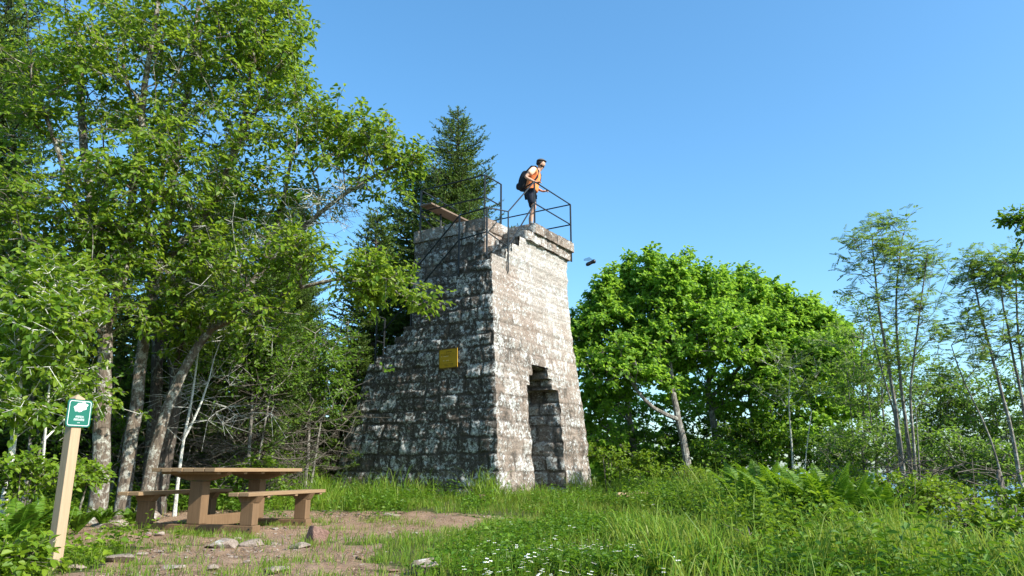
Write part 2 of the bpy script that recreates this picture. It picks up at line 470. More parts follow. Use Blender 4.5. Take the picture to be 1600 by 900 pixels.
def bare_mask(x, y):
    xl = np.interp(y, [3, 6, 8, 10, 12, 13.2], [-2.2, -3.75, -4.9, -5.9, -6.6, -6.6])
    xr = np.interp(y, [3, 5.6, 7, 8.6, 10.4, 11.6, 13.2], [-0.8, -0.8, -1.2, -1.0, -0.5, -0.3, -1.3])
    n = (fbm(x*0.9+4, y*0.55, 21, 4)-0.5)*1.5
    a = smooth(-0.35, 0.35, x-xl+n*0.8)*smooth(-0.35, 0.35, xr-x+n*0.9)*smooth(13.6, 12.6, y+n*0.8)
    # a worn spur leading towards the doorway side and thin worn spots in the turf
    spur = smooth(0.5, 0.1, np.abs(y-12.3+0.25*(x+1)+n*0.3))*smooth(-2, -1.2, x)*smooth(1.2, 0.0, x)*0.55
    tuft = smooth(0.56, 0.66, fbm(x*1.6, y*1.1, 33, 3))
    a = a*(1-0.75*tuft*(smooth(9.5, 8, y)*0.8+0.2))
    return np.clip(np.maximum(a, spur), 0, 1)

def spaced(a, b, step, far, growth):
    c = list(np.arange(a, b+1e-6, step)); s = step; q = b; 
    while q < far: s *= growth; q += s; c.append(q)
    s = step; q = a; left = []
    while q > -far: s *= growth; q -= s; left.append(q)
    return np.array(left[::-1]+c)
gx = spaced(-9, 9, 0.06, 30000, 1.22); gy = spaced(2.5, 20, 0.06, 30000, 1.22)
X, Y = np.meshgrid(gx, gy)
Z = H(X, Y)
b_ = bare_mask(X, Y)*(Y < 20)*(Y > 0)
Z = Z + b_*(0.06*(fbm(X*4, Y*4, 61, 4)-0.5)+0.03*(fbm(X*11, Y*11, 63, 2)-0.5))
mb = MB()
nx, ny = len(gx), len(gy)
i = np.arange(ny-1)[:, None]*nx+np.arange(nx-1)[None]
mb.add(np.stack([X, Y, Z], -1).reshape(-1, 3), [np.stack([i, i+1, i+nx+1, i+nx], -1).reshape(-1, 4)], bare=b_.ravel())
tag(mb.build('ground', M['ground'], None, True), kind='structure')

t = NT('lake_water')
v = t.n('ShaderNodeNewGeometry').outputs['Position']
M['water'] = t.done(t.princ((0.03, 0.09, 0.13), 0.25, bump=t.noise(v, 0.05, 3), bstr=0.2, bdist=1.0, spec=0.5))
mb = MB(); mb.add([[-40000, 700, -155], [40000, 700, -155], [40000, 50000, -155], [-40000, 50000, -155]], [[[0, 1, 2, 3]]])
tag(mb.build('lake_water', M['water']), kind='structure')

# ------------------------------------------------------------------ the stone tower
TA = R(58)
EU = np.array([math.cos(TA), math.sin(TA), 0]); EV = np.array([-math.sin(TA), math.cos(TA), 0]); EZ = np.array([0, 0, 1.0])
TL = np.array([-0.454, 15.65, 0.0])
def TW(u, v, z):
    u = np.asarray(u, float)[..., None]; v = np.asarray(v, float)[..., None]; z = np.asarray(z, float)[..., None]
    return TL + EU*u + EV*v + EZ*z
Z0 = -1.0      # below the turf
ZL, ZP = 4.68, 5.85
def jit(z, s): return 0.035*(vnoise(z*5.0, z*0+s, 71+s)-0.5) + 0.02*(vnoise(z*17.0, z*0+s, 91+s)-0.5)
def uL(z): return np.interp(z, [Z0, ZL], [-0.30, 0.0]) + jit(z, 1)
def vF(z): return np.interp(z, [Z0, ZL], [-0.44, 0.0]) + jit(z, 2)
def uR(z): return np.interp(z, [Z0, 1.4, 2.4, 3.3, 9], [4.0, 3.86, 3.70, 3.59, 3.59]) + jit(z, 3)
def vB(z): return np.interp(z, [Z0, 2.5, 3.2, 9], [4.45, 3.36, 2.76, 2.76]) + jit(z, 4)

def courses(z0, z1, seed, hmin=0.25, hmax=0.36):
    r = random.Random(seed); c = [z0]
    while c[-1] < z1: c.append(c[-1]+r.uniform(hmin, hmax))
    return np.array(c)
CRS = courses(Z0, 6.5, 5)
def block_field(s, z, seed, course=None, lmin=0.32, lmax=0.72):
    """distance to the nearest joint and a random value per block for a coursed wall"""
    course = CRS if course is None else course
    zz = z + 0.075*(fbm(s*1.7, z*1.1, seed, 2)-0.5)
    k = np.clip(np.searchsorted(course, zz)-1, 0, len(course)-2)
    dz = np.minimum(zz-course[k], course[k+1]-zz)
    ds = np.full(s.shape, 9.0); bid = np.zeros(s.shape)
    ss = s + 0.10*(fbm(z*3.1, s*1.2, seed+3, 2)-0.5)
    for c in np.unique(k):
        r = random.Random(seed*1000+int(c)); e = [-2.0+r.uniform(0, 0.5)]
        while e[-1] < 8: e.append(e[-1]+r.uniform(lmin, lmax))
        e = np.array(e); m = k == c
        j = np.clip(np.searchsorted(e, ss[m])-1, 0, len(e)-2)
        ds[m] = np.minimum(ss[m]-e[j], e[j+1]-ss[m])
        bid[m] = hash2(j, np.full(j.shape, c), seed)
    return np.minimum(dz, ds), bid

def stone_face(mb, P, s0, s1, z0, z1, normal, seed, crust, step=0.03, mask=None, rough=1.0, flip=False,
               course=None, edge0=True, edge1=True, lens=(0.32, 0.72), relief=1.0, pale=0.0):
    ns = max(2, int(round((s1-s0)/step))+1); nz = max(2, int(round((z1-z0)/step))+1)
    s, z = np.meshgrid(np.linspace(s0, s1, ns), np.linspace(z0, z1, nz))
    d, bid = block_field(s, z, seed, course, *lens)
    joint = 1-smooth(0.0, 0.035, d)
    ero = 0.15+1.15*vnoise(s*2.6, z*2.6, seed+15)           # joints are open in places and nearly closed in others
    rl_ = relief(s, z) if callable(relief) else relief
    joint = joint*np.clip(ero*rl_+0.15, 0, 1)
    h = smooth(0.0, 0.055, d)*0.030*ero*rl_ + (bid-0.5)*0.030*rl_ + (fbm(s*9, z*9, seed+5, 5)-0.5)*0.05 + (fbm(s*2, z*2, seed+8, 2)-0.5)*0.03
    h = h*rough
    w = np.ones_like(s)
    if edge0: w = w*smooth(0, 0.05, s-s0)
    if edge1: w = w*smooth(0, 0.05, s1-s)
    V = P(s, z) + np.array(normal)*(h*w)[..., None]
    i = np.arange(nz-1)[:, None]*ns+np.arange(ns-1)[None]
    Q = np.stack([i, i+1, i+ns+1, i+ns], -1)
    if flip: Q = Q[..., ::-1]
    if mask is not None:
        sc = (s[:-1, :-1]+s[1:, 1:])/2; zc = (z[:-1, :-1]+z[1:, 1:])/2
        Q = Q[mask(sc, zc)]
    cr = crust(s, z) if callable(crust) else np.full(s.shape, crust)
    mb.add(V.reshape(-1, 3), [Q.reshape(-1, 4)], blk=bid.ravel(), jnt=joint.ravel(), crust=cr.ravel(), pale=(pale(s, z) if callable(pale) else np.full(s.shape, float(pale))).ravel())

def stone_block(mb, u0, u1, v0, v1, z0, z1, seed, crust, step=0.035, sides='FBLRT', rough=0.8, lens=(0.32, 0.72), course=None, bot=False):
    """a rough block (or run of blocks) in tower coordinates: front, back, left, right, top, bottom"""
    cs = course if course is not None else np.array([z0-0.3, z1+0.3])
    k = dict(step=step, rough=rough, course=cs, lens=lens)
    if 'F' in sides: stone_face(mb, lambda s, z: TW(s, s*0+v0, z), u0, u1, z0, z1, -EV, seed, crust, **k)
    if 'B' in sides: stone_face(mb, lambda s, z: TW(s, s*0+v1, z), u0, u1, z0, z1, EV, seed+1, crust, flip=True, **k)
    if 'L' in sides: stone_face(mb, lambda s, z: TW(s*0+u0, s, z), v0, v1, z0, z1, -EU, seed+2, crust, flip=True, **k)
    if 'R' in sides: stone_face(mb, lambda s, z: TW(s*0+u1, s, z), v0, v1, z0, z1, EU, seed+3, crust, **k)
    if 'T' in sides: stone_face(mb, lambda s, t: TW(s, t, t*0+z1), u0, u1, v0, v1, EZ, seed+4, crust, step=step, rough=rough*0.7,
                                course=np.array([v0-5, v1+5]), lens=lens)
    if bot: stone_face(mb, lambda s, t: TW(s, t, t*0+z0), u0, u1, v0, v1, -EZ, seed+6, crust, flip=True, step=step, rough=rough*0.5,
                       course=np.array([v0-5, v1+5]), lens=lens)

tower = empty('stone_tower', TW(1.6, 1.6, -0.45), label='weathered grey granite lookout tower with battered walls, corbelled doorway and outside stair', cat='tower')
TO = tuple(TW(1.6, 1.6, -0.45))

# door opening profile (u0, u1) against height
def door_open(u, z):
    return (((z < 1.86) & (u > 1.14) & (u < 2.60)) | ((z >= 1.86) & (z < 2.10) & (u > 1.27) & (u < 2.30))
            | ((z >= 2.10) & (z < 2.34) & (u > 1.40) & (u < 2.12)))
SLOPE = 0.82
RISE = 0.205
def stair_top(v):
    """top of the outside stair wall on the left face, stepping down away from the landing"""
    n = np.floor(np.maximum(v-0.65, 0)/(RISE/SLOPE)) + (v > 0.65)
    return np.maximum(ZL - n*RISE, 2.4)
STEPS = [(-1, 0.55, ZL), (0.55, 0.84, 4.92), (0.84, 1.13, 5.15), (1.13, 1.42, 5.38)]
def front_top(u):
    z = np.full(np.shape(u), 5.36)
    for a, b, h in STEPS: z = np.where((u >= a) & (u < b), h, z)
    return z

mb = MB()
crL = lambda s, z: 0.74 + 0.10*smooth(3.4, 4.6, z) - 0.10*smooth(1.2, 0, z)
crF = lambda s, z: 0.41 - 0.34*smooth(2.2, 3.6, z + 0.5*(s-1.8)) + 0.12*smooth(4.2, 5.2, z)*smooth(1.4, 0.4, s)
# front face: parameter runs 0..1 between the two corners so that both edges follow the batter
def front_P(s, z):
    f = s/4.0
    return TW(uL(z)*(1-f)+uR(z)*f, vF(z), z)
def front_u(s, z): return (np.interp(z, [Z0, ZL], [-0.30, 0.0]))*(1-s/4)+np.interp(z, [Z0, 1.4, 2.4, 3.3, 9], [4.0, 3.86, 3.70, 3.59, 3.59])*s/4
stone_face(mb, front_P, 0, 4.0, Z0, 5.38, -EV, 11, crF, step=0.027, rough=0.8, lens=(0.38, 0.85), relief=lambda s, z: 0.46-0.06*smooth(2.5, 4, z), pale=lambda s, z: smooth(2.8, 4.0, z-1.3*smooth(2.4, 0.8, s)+0.8*(vnoise(s*2, z*2, 7)-0.5))*0.85,
           mask=lambda s, z: (~door_open(front_u(s, z), z)) & (z < front_top(front_u(s, z))))
# left face with the stair outline
def left_P(s, z):
    f = s/3.95
    return TW(uL(z), vF(z)*(1-f)+vB(z)*f, z)
def left_v(s, z): return np.interp(z, [Z0, ZL], [-0.44, 0.0])*(1-s/3.95)+np.interp(z, [Z0, 2.5, 3.2, 9], [4.45, 3.36, 2.76, 2.76])*s/3.95
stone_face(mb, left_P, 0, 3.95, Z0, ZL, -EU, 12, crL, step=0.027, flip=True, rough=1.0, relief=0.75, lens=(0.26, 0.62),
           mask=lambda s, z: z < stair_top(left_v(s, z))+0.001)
# end of the stair wing (the part under the stair that reaches the back)
def right_P(s, z):
    f = s/3.95
    return TW(uR(z), vF(z)*(1-f)+vB(z)*f, z)
stone_face(mb, right_P, 0, 3.95, Z0, 5.38, EU, 13, 0.35, step=0.05)
def back_P(s, z):
    f = s/4.0
    return TW(uL(z)*(1-f)+uR(z)*f, vB(z), z)
stone_face(mb, back_P, 0, 4.0, Z0, 5.38, EV, 14, 0.5, step=0.05, flip=True,
           mask=lambda s, z: (front_u(s, z) > 0.66) | (z < 2.42))
# inner wall beside the stair
stone_face(mb, lambda s, z: TW(s*0+0.69, s, z), 0.65, 2.78, 2.3, ZP-0.25, -EU, 15, 0.55, step=0.035, flip=True, rough=0.8)
stone_face(mb, lambda s, z: TW(s, s*0+0.65, z), 0.69, 3.5, 4.4, ZP-0.25, -EV, 16, 0.12, step=0.035, rough=0.6)
mb.build('wall', M['stone'], tower, True, TO)

# doorway: the jambs, corbels and inner wall of the passage
mb = MB()
vi = 1.25
def jamb(u, z0, z1, seed, right):
    vf = np.interp((z0+z1)/2, [Z0, ZL], [-0.44, 0.0])
    stone_face(mb, lambda s, z: TW(s*0+u, np.interp(z, [Z0, ZL], [-0.44, 0.0])*(1-s)+vi*s, z), 0, 1, z0, z1,
               -EU if right else EU, seed, 0.42, step=0.03, flip=right, edge1=False, lens=(0.2, 0.42))
jamb(2.60, Z0, 1.86, 31, True); jamb(1.14, Z0, 1.86, 32, False)
jamb(2.30, 1.86, 2.10, 33, True); jamb(1.27, 1.86, 2.10, 34, False)
jamb(2.12, 2.10, 2.34, 35, True); jamb(1.40, 2.10, 2.34, 36, False)
for (a, b, z, sd) in ((2.30, 2.60, 1.86, 37), (1.14, 1.27, 1.86, 38), (2.12, 2.30, 2.10, 39), (1.27, 1.40, 2.10, 40), (1.40, 2.12, 2.34, 41)):
    vf = float(np.interp(z, [Z0, ZL], [-0.44, 0.0]))
    stone_face(mb, lambda s, t: TW(s, t, t*0+z), a, b, vf, vi, -EZ, sd, 0.4, step=0.04, flip=True, rough=0.5)
stone_face(mb, lambda s, z: TW(s, s*0+vi, z), 1.1, 2.65, Z0, 2.4, -EV, 42, 0.45, step=0.04)
mb.build('doorway', M['stone'], tower, True, TO)

# outside stair along the left face, landing, upper flight
st = MB()
nst = int((3.32-0.65)/(RISE/SLOPE))
for k in range(nst):
    v0 = 0.65+k*RISE/SLOPE; zt = ZL-(k+1)*RISE
    stone_block(st, 0.02, 0.70, v0-0.02, v0+RISE/SLOPE, zt-0.25, zt+0.002, 200+k*7, 0.5, sides='BT', step=0.05)
stone_block(st, 0.0, 0.70, -0.0, 0.67, ZL-0.2, ZL, 300, 0.35, sides='T', step=0.05, rough=0.6)
prev = ZL
for k, (a, b, h) in enumerate(STEPS[1:]+[(1.42, 1.74, 5.61)]):
    stone_block(st, a, b+0.02, 0.01, 0.67, prev-0.25, h, 320+k*9, 0.45, sides='LTR', step=0.03)
    prev = h
for k in range(11):
    u0 = 0.75+0.25*k; zt = 2.4-(k+1)*0.24
    stone_block(st, u0, u0+0.27, 2.9, 3.75, zt-0.6, zt, 400+k*7, 0.5, sides='RBT', step=0.08)
st.build('stair', M['stone'], tower, True, TO)

# the platform: block behind the stair head and its cornice
pf = MB()
stone_face(pf, lambda s, t: TW(s, t, t*0+ZP-0.02), 0.67, 3.6, 0.62, 2.79, EZ, 50, 0.3, step=0.06, rough=0.5)
stone_block(pf, 0.665, 3.55, 0.62, 2.80, ZP-0.31, ZP-0.01, 52, 0.3, step=0.03, rough=0.6, lens=(0.45, 0.8), course=np.array([ZP-0.33, ZP+0.3]), bot=True)
pf.build('platform', M['stone'], tower, True, TO)
rr = random.Random(4)
def cornice_run(mb, u0, u1, va, vb, z0, z1, along, seed):
    """separately cut stones with small misalignments"""
    p = u0 if along == 'u' else va; end = u1 if along == 'u' else vb; k = 0
    while p < end-0.05:
        q = min(end, p+rr.uniform(0.42, 0.68))
        if end-q < 0.2: q = end
        o = rr.uniform(-0.012, 0.012); dz = rr.uniform(-0.008, 0.008)
        if along == 'u': stone_block(mb, p+0.004, q-0.004, va+o, vb, z0+dz, z1+dz, seed+k*11, 0.36, step=0.028, sides='FBLRT', lens=(3, 4), bot=True, rough=0.75)
        else: stone_block(mb, u0, u1+o, p+0.004, q-0.004, z0+dz, z1+dz, seed+k*11, 0.36, step=0.045, sides='FBLRT', lens=(3, 4), bot=True, rough=0.75)
        p = q; k += 1
cn = MB()
cornice_run(cn, 1.44, 3.60, -0.075, 0.70, 5.37, 5.60, 'u', 500)
cornice_run(cn, 1.70, 3.60, -0.145, 0.70, 5.61, 5.85, 'u', 600)
cornice_run(cn, 3.30, 3.67, 0.70, 2.92, 5.37, 5.60, 'v', 700)
cornice_run(cn, 3.30, 3.74, 0.70, 2.98, 5.61, 5.86, 'v', 800)
stone_block(cn, 3.58, 3.67, -0.075, 0.70, 5.372, 5.60, 860, 0.36, step=0.03, lens=(3, 4), bot=True)
stone_block(cn, 3.58, 3.74, -0.145, 0.70, 5.612, 5.85, 880, 0.36, step=0.03, lens=(3, 4), bot=True)
cn.build('cornice', M['stone'], tower, True, TO)

# railing of square iron bar: a part of the tower with its posts and rails
railing = empty('railing', (0, 0, 0)); railing.parent = tower
def bar(name, a, b, w=0.04, parent=railing):
    m = MB(); a = np.array(a); b = np.array(b); mid = (a+b)/2
    m.tube([a-TO, b-TO], w*0.5*1.15, 4 if w > 0.02 else 6); return m.build(name, M['iron'], parent)
def post(u, v, z0, z1, foot=None, w=0.042):
    m = MB(); P = [TW(u, v, z1)-TO, TW(u, v, z0)-TO]
    if foot is not None: P += [TW(u+foot[0]*0.5, v+foot[1]*0.5, z0-0.05)-TO, TW(u+foot[0], v+foot[1], z0-0.055)-TO]
    m.tube(P, w*0.55, 6); return m.build('post', M['iron'], railing)
def rail(*pts, w=0.037):
    m = MB(); m.tube([TW(*p)-TO for p in pts], w*0.5, 6); return m.build('rail', M['iron'], railing)
zt = 6.95; zm = 6.38
G = (1.74, -0.10); Hh = (3.66, -0.10); BK = (3.66, 2.85); A_ = (0.74, 2.66); B_ = (0.74, 0.70); C_ = (1.46, 0.70)
for p in (G, Hh, BK, A_, B_, C_): post(p[0], p[1], 5.55 if p != Hh else 5.35, zt)
post(2.2, 2.85, 5.7, 6.4)
for p, q in ((G, Hh), (Hh, BK), (BK, A_), (A_, B_), (B_, C_)):
    for z in (zt, zm): rail((*p, z), (*q, z))
rail((*A_, 6.3), (0.74+0.9, 2.66, 5.95))
D1, E1, F1 = (-0.045, 0.86), (-0.045, 0.10), (0.62, -0.045)
post(*D1, 4.30, 5.72, (0.05, 0)); post(*E1, 4.62, 5.76, (0.06, 0)); post(*F1, 4.40, 5.84, (0, 0.05), 0.03)
rail((*D1, 5.71), (*E1, 5.75), (*F1, 5.83), (*G, zt)); rail((*D1, 5.12), (*E1, 5.18), (*F1, 4.98), (*G, zm))
SB = (-0.06, 3.25)
rail((*D1, 5.71), (*SB, 3.60)); rail((*D1, 5.12), (*SB, 3.02))
post(*SB, 2.42, 3.60); post(-0.055, 2.2, 3.2, 4.52, (0.05, 0)); post(0.3, 3.32, 2.42, 3.6)
rail((*SB, 3.60), (0.3, 3.32, 3.6)); rail((*SB, 3.0), (0.3, 3.32, 3.0))

# plank table on the platform
pk = empty('plank_bench', TW(1.4, 2.35, ZP), rz=TA, label='weathered brown plank on low supports, jutting above the platform behind the iron rail', cat='bench')
m = MB(); m.box((0.05, 0.02, 0.62), (1.75, 0.36, 0.045)); bevel(m.build('seat', M['plank'], pk), 0.006)
for x in (-0.1, 0.6):
    m = MB(); m.tube([(x, 0.10, 0.0), (x, 0.10, 0.598)], 0.022, 8); m.build('leg', M['iron'], pk)

# ochre plaque on the left face
pc = at(700.5, 560, 16.0)
# intersect the view ray with the left face plane
dr = pc/np.linalg.norm(pc); zz = 2.2
for _ in range(8):
    n = EU; p0 = TW(float(np.interp(zz, [Z0, ZL], [-0.30, 0.0]))-0.055, 0, 0); tt = ((p0@n))/(dr@n); zz = dr[2]*tt
pc = dr*tt
pl = empty('plaque', pc, label='small ochre metal plaque with worn lettering on the shaded tower wall', cat='plaque')
pm = Matrix(((-EV[0], 0, -EU[0]), (-EV[1], 0, -EU[1]), (0, 1, 0))).to_4x4()
pl.matrix_world = Matrix.Translation(Vector(pc)) @ pm @ Matrix.Rotation(R(1.5), 4, 'Z')
m = MB(); m.box((0, 0, 0), (0.50, 0.43, 0.02)); bevel(m.build('plate', M['plaque'], pl), 0.006)
rl = random.Random(8)
def worn_line(m, x0, x1, y, h, z, gap=0.3):
    x = x0
    while x < x1-0.01:
        w = rl.uniform(0.012, 0.04)
        if rl.random() > gap: m.box((x+w/2, y+rl.uniform(-.002, .002), z), (w*0.8, h*rl.uniform(.5, 1), 0.002))
        x += w+0.006
m = MB(); worn_line(m, -0.05, 0.10, 0.145, 0.028, 0.0115, 0.1)
for (a, b, y) in ((-0.19, 0.05, 0.075), (-0.19, 0.18, 0.1), (0.02, 0.12, 0.05), (-0.12, 0.12, -0.075), (-0.18, 0.17, -0.125), (-0.15, 0.15, -0.155)): worn_line(m, a, b, y, 0.014, 0.0115)
m.build('lettering', M['plaque_ink'], pl)
m = MB(); worn_line(m, -0.19, 0.02, 0.05, 0.02, 0.0115); worn_line(m, -0.14, 0.0, -0.045, 0.02, 0.0115, 0.2)
m.build('pale_lettering', M['plaque_pale'], pl)
m = MB()
for c_, sz_ in (((0, 0.207, 0.0105), (0.5, 0.012, 0.004)), ((0, -0.207, 0.0105), (0.5, 0.012, 0.004)), ((0.243, 0, 0.0105), (0.012, 0.40, 0.004)), ((-0.243, 0, 0.0105), (0.012, 0.40, 0.004))): m.box(c_, sz_)
m.build('rim', M['plaque_ink'], pl)
for sx in (-1, 1):
    for sy in (-1, 1):
        m = MB(); m.tube([(sx*0.225, sy*0.19, 0.009), (sx*0.225, sy*0.19, 0.015)], 0.008, 8); m.build('screw', M['iron'], pl)

# ------------------------------------------------------------------ trees
UP = np.array([0, 0, 1.0]); SUNV = np.array(SUN)

def skeleton(rng, stems, centres, rise=0.7, tip=0.006, p=2.3):
    """stems: explicit trunk polylines [(pos, radius)...]; centres: where the foliage sprays sit.
    Every centre is joined to the cheapest node of the growing skeleton."""
    cap = 60000
    pos = np.zeros((cap, 3)); cost = np.zeros(cap); par = np.full(cap, -1); n = 0
    fixed = {}
    for si, (pts, r0, r1) in enumerate(stems):
        pts = np.array(pts)
        seg = np.linalg.norm(pts[1:]-pts[:-1], axis=1); L = np.concatenate([[0], np.cumsum(seg)]); m = max(4, int(L[-1]/0.28))
        s = np.linspace(0, L[-1], m)
        # smooth the polyline a little
        P = np.stack([np.interp(s, L, pts[:, k]) for k in range(3)], 1)
        for _ in range(3): P[1:-1] = (P[:-2]+2*P[1:-1]+P[2:])/4
        wob = np.cumsum(rng.normal(0, 0.012, (m, 3)), 0); wob[0] = 0; wob[:, 2] = 0
        P = P+wob*min(1, 6*r0+0.25)
        start = -1
        if si > 0:
            d = np.linalg.norm(pos[:n]-P[0], axis=1); j = int(d.argmin())
            if d[j] < 0.6 and not np.isclose(P[0][2], stems[0][0][0][2], atol=0.25): start = j
        for i in range(m):
            pos[n] = P[i]; par[n] = (start if i == 0 else n-1)
            cost[n] = (cost[par[n]]+np.linalg.norm(P[i]-pos[par[n]])) if par[n] >= 0 else 0
            fixed[n] = r0+(r1-r0)*(s[i]/L[-1])**0.85
            if i == 0 and par[n] < 0: fixed[n] *= 1.25
            n += 1
    nt = n
    ends = []
    d0 = np.array([np.linalg.norm(pos[:nt]-c, axis=1).min() for c in centres]) if len(centres) else []
    for ci in np.argsort(d0):
        c = centres[ci]
        v = c-pos[:n]; d = np.linalg.norm(v, axis=1)
        score = d + 0.22*cost[:n] + rise*np.maximum(pos[:n, 2]-c[2]+0.25*d, 0)
        j = int(score.argmin()); dd = d[j]
        k = max(1, int(round(dd/0.30)))
        a = pos[j].copy(); b = c
        mid = (a+b)/2 + rng.normal(0, 0.07, 3)*dd + UP*0.06*dd
        prev = j
        for q in range(1, k+1):
            t_ = q/k
            x = a*(1-t_)**2+2*mid*t_*(1-t_)+b*t_**2
            if q < k: x = x+rng.normal(0, 0.018, 3)
            pos[n] = x; par[n] = prev; cost[n] = cost[prev]+np.linalg.norm(x-pos[prev]); prev = n; n += 1
        ends.append(prev)
    w = np.full(n, 0.0); has = np.zeros(n, bool)
    for i in range(n-1, -1, -1):
        if not has[i]: w[i] = tip**p
        if par[i] >= 0: w[par[i]] += w[i]; has[par[i]] = True
    r = w**(1/p)
    for i, f in fixed.items(): r[i] = max(f, r[i]*0.8 if f > 0.02 else f)
    return pos[:n], par[:n], r, nt

def skin_skeleton(mb, pos, par, r, nt, big=10):
    n = len(pos); kids = [[] for _ in range(n)]
    for i in range(n):
        if par[i] >= 0: kids[par[i]].append(i)
    stack = [i for i in range(n) if par[i] < 0]
    starts = [(i, None) for i in stack]
    while starts:
        i, pr = starts.pop()
        P = [] ; rad = []
        if pr is not None: P.append(pos[pr]); rad.append(min(r[pr]*0.85, r[i]*1.35))
        while True:
            P.append(pos[i]); rad.append(r[i])
            ks = kids[i]
            if not ks: break
            b = max(ks, key=lambda q: (q < nt and i < nt and q == i+1, r[q]))
            for q in ks:
                if q != b: starts.append((q, i))
            i = b
        if len(P) > 1:
            rm = max(rad)
            mb.tube(P, rad, 12 if rm > 0.08 else (7 if rm > 0.03 else (5 if rm > 0.014 else 3)), cap=False)

def spray(rng, tw, lf, C, out, K, L, J, leaf, lw, mode='leaf', droop=0.1, up=0.25, twig_r=0.004, spread=0.8, bare=0.0, sunk=0.45):
    """K twigs from every centre with J leaves along each"""
    n = len(C)
    d = nrm(np.repeat(out, K, 0)*0.55 + rng.normal(0, 1, (n*K, 3))*spread*np.array([1, 1, 0.6]) + UP*up)
    ln = L*rng.uniform(0.55, 1.25, n*K)[:, None]
    A = np.repeat(C, K, 0); B = A+d*ln-UP*droop*ln
    if tw is not None: frustums(tw, A, B, twig_r, twig_r*0.45)
    if lf is None or J == 0: return
    keep = rng.random(n*K) >= bare
    A = A[keep]; B = B[keep]; d = d[keep]; ln = ln[keep]; m = len(A)
    if mode == 'leaf':
        t_ = np.tile(np.linspace(0.25, 1.0, J), m)[:, None]
        a = np.repeat(A, J, 0); b = np.repeat(B, J, 0)
        P = a*(1-t_)+b*t_ + rng.normal(0, 0.015, (m*J, 3))
        dd = np.repeat(nrm(B-A), J, 0)
        side = nrm(np.cross(dd, UP)+1e-5)*np.where(np.arange(m*J) % 2 == 0, 1, -1)[:, None]
        D = nrm(dd*0.6+side*0.9*(1.05-t_*0.6)+rng.normal(0, 0.35, (m*J, 3))-UP*0.25)
        N = nrm(UP*0.75+SUNV*sunk+rng.normal(0, 0.42, (m*J, 3)))
        s = rng.uniform(0.6, 1.15, m*J)
        leaves(lf, P, D, N, leaf*s, lw*s)
    else:  # pinnate: J compound leaves along each twig, each a rachis with paired leaflets
        t_ = np.tile(np.linspace(0.3, 1.0, J), m)[:, None]
        a = np.repeat(A, J, 0); b = np.repeat(B, J, 0); P = a*(1-t_)+b*t_
        dd = np.repeat(nrm(B-A), J, 0)
        D = nrm(dd*0.5+nrm(rng.normal(0, 1, (m*J, 3))*np.array([1, 1, 0.45]))*0.9)
        Q = 6; RL = leaf*2.7
        tt = np.tile(np.linspace(0.2, 1.0, Q), m*J)[:, None]
        P2 = np.repeat(P, Q, 0)+np.repeat(D, Q, 0)*tt*RL-UP*(tt**2)*RL*0.12
        D2 = np.repeat(D, Q, 0)
        side = nrm(np.cross(D2, UP)+1e-5)
        N = nrm(UP*0.9+SUNV*0.3+rng.normal(0, 0.25, (m*J*Q, 3)))
        for sg in (-1, 1):
            leaves(lf, P2, nrm(side*sg+D2*0.45), N, leaf*rng.uniform(0.8, 1.1, len(P2)), lw)

def blob_points(rng, blobs, shell=0.45, clump=True, dens=1.0):
    out = []; dirs = []
    for (px, py, Y, rx, ry, rz, n) in blobs:
        if dens != 1: n = max(1, int(n*dens))
        c = at(px, py, Y); k = (Y*CP+c[2]*SP)/F
        nc = max(2, int(n/8)) if n >= 12 and clump else n           # foliage sits in clumps with gaps between them
        q = nrm(rng.normal(0, 1, (nc, 3))); rr_ = rng.random(nc)**shell
        cc = c+q*rr_[:, None]*np.array([rx*k, rz, ry*k])
        if nc < n:
            g = rng.integers(0, nc, n); cs = min(0.34, 0.45*min(rx*k, ry*k))*rng.uniform(0.7, 1.3, nc)[g][:, None]
            e = rng.normal(0, 1, (n, 3))*np.array([1, 1, 0.5])
            cc = cc[g]+e*cs; q = nrm(q[g]*0.6+nrm(e))
        out.append(cc); dirs.append(q)
    return np.concatenate(out), np.concatenate(dirs)

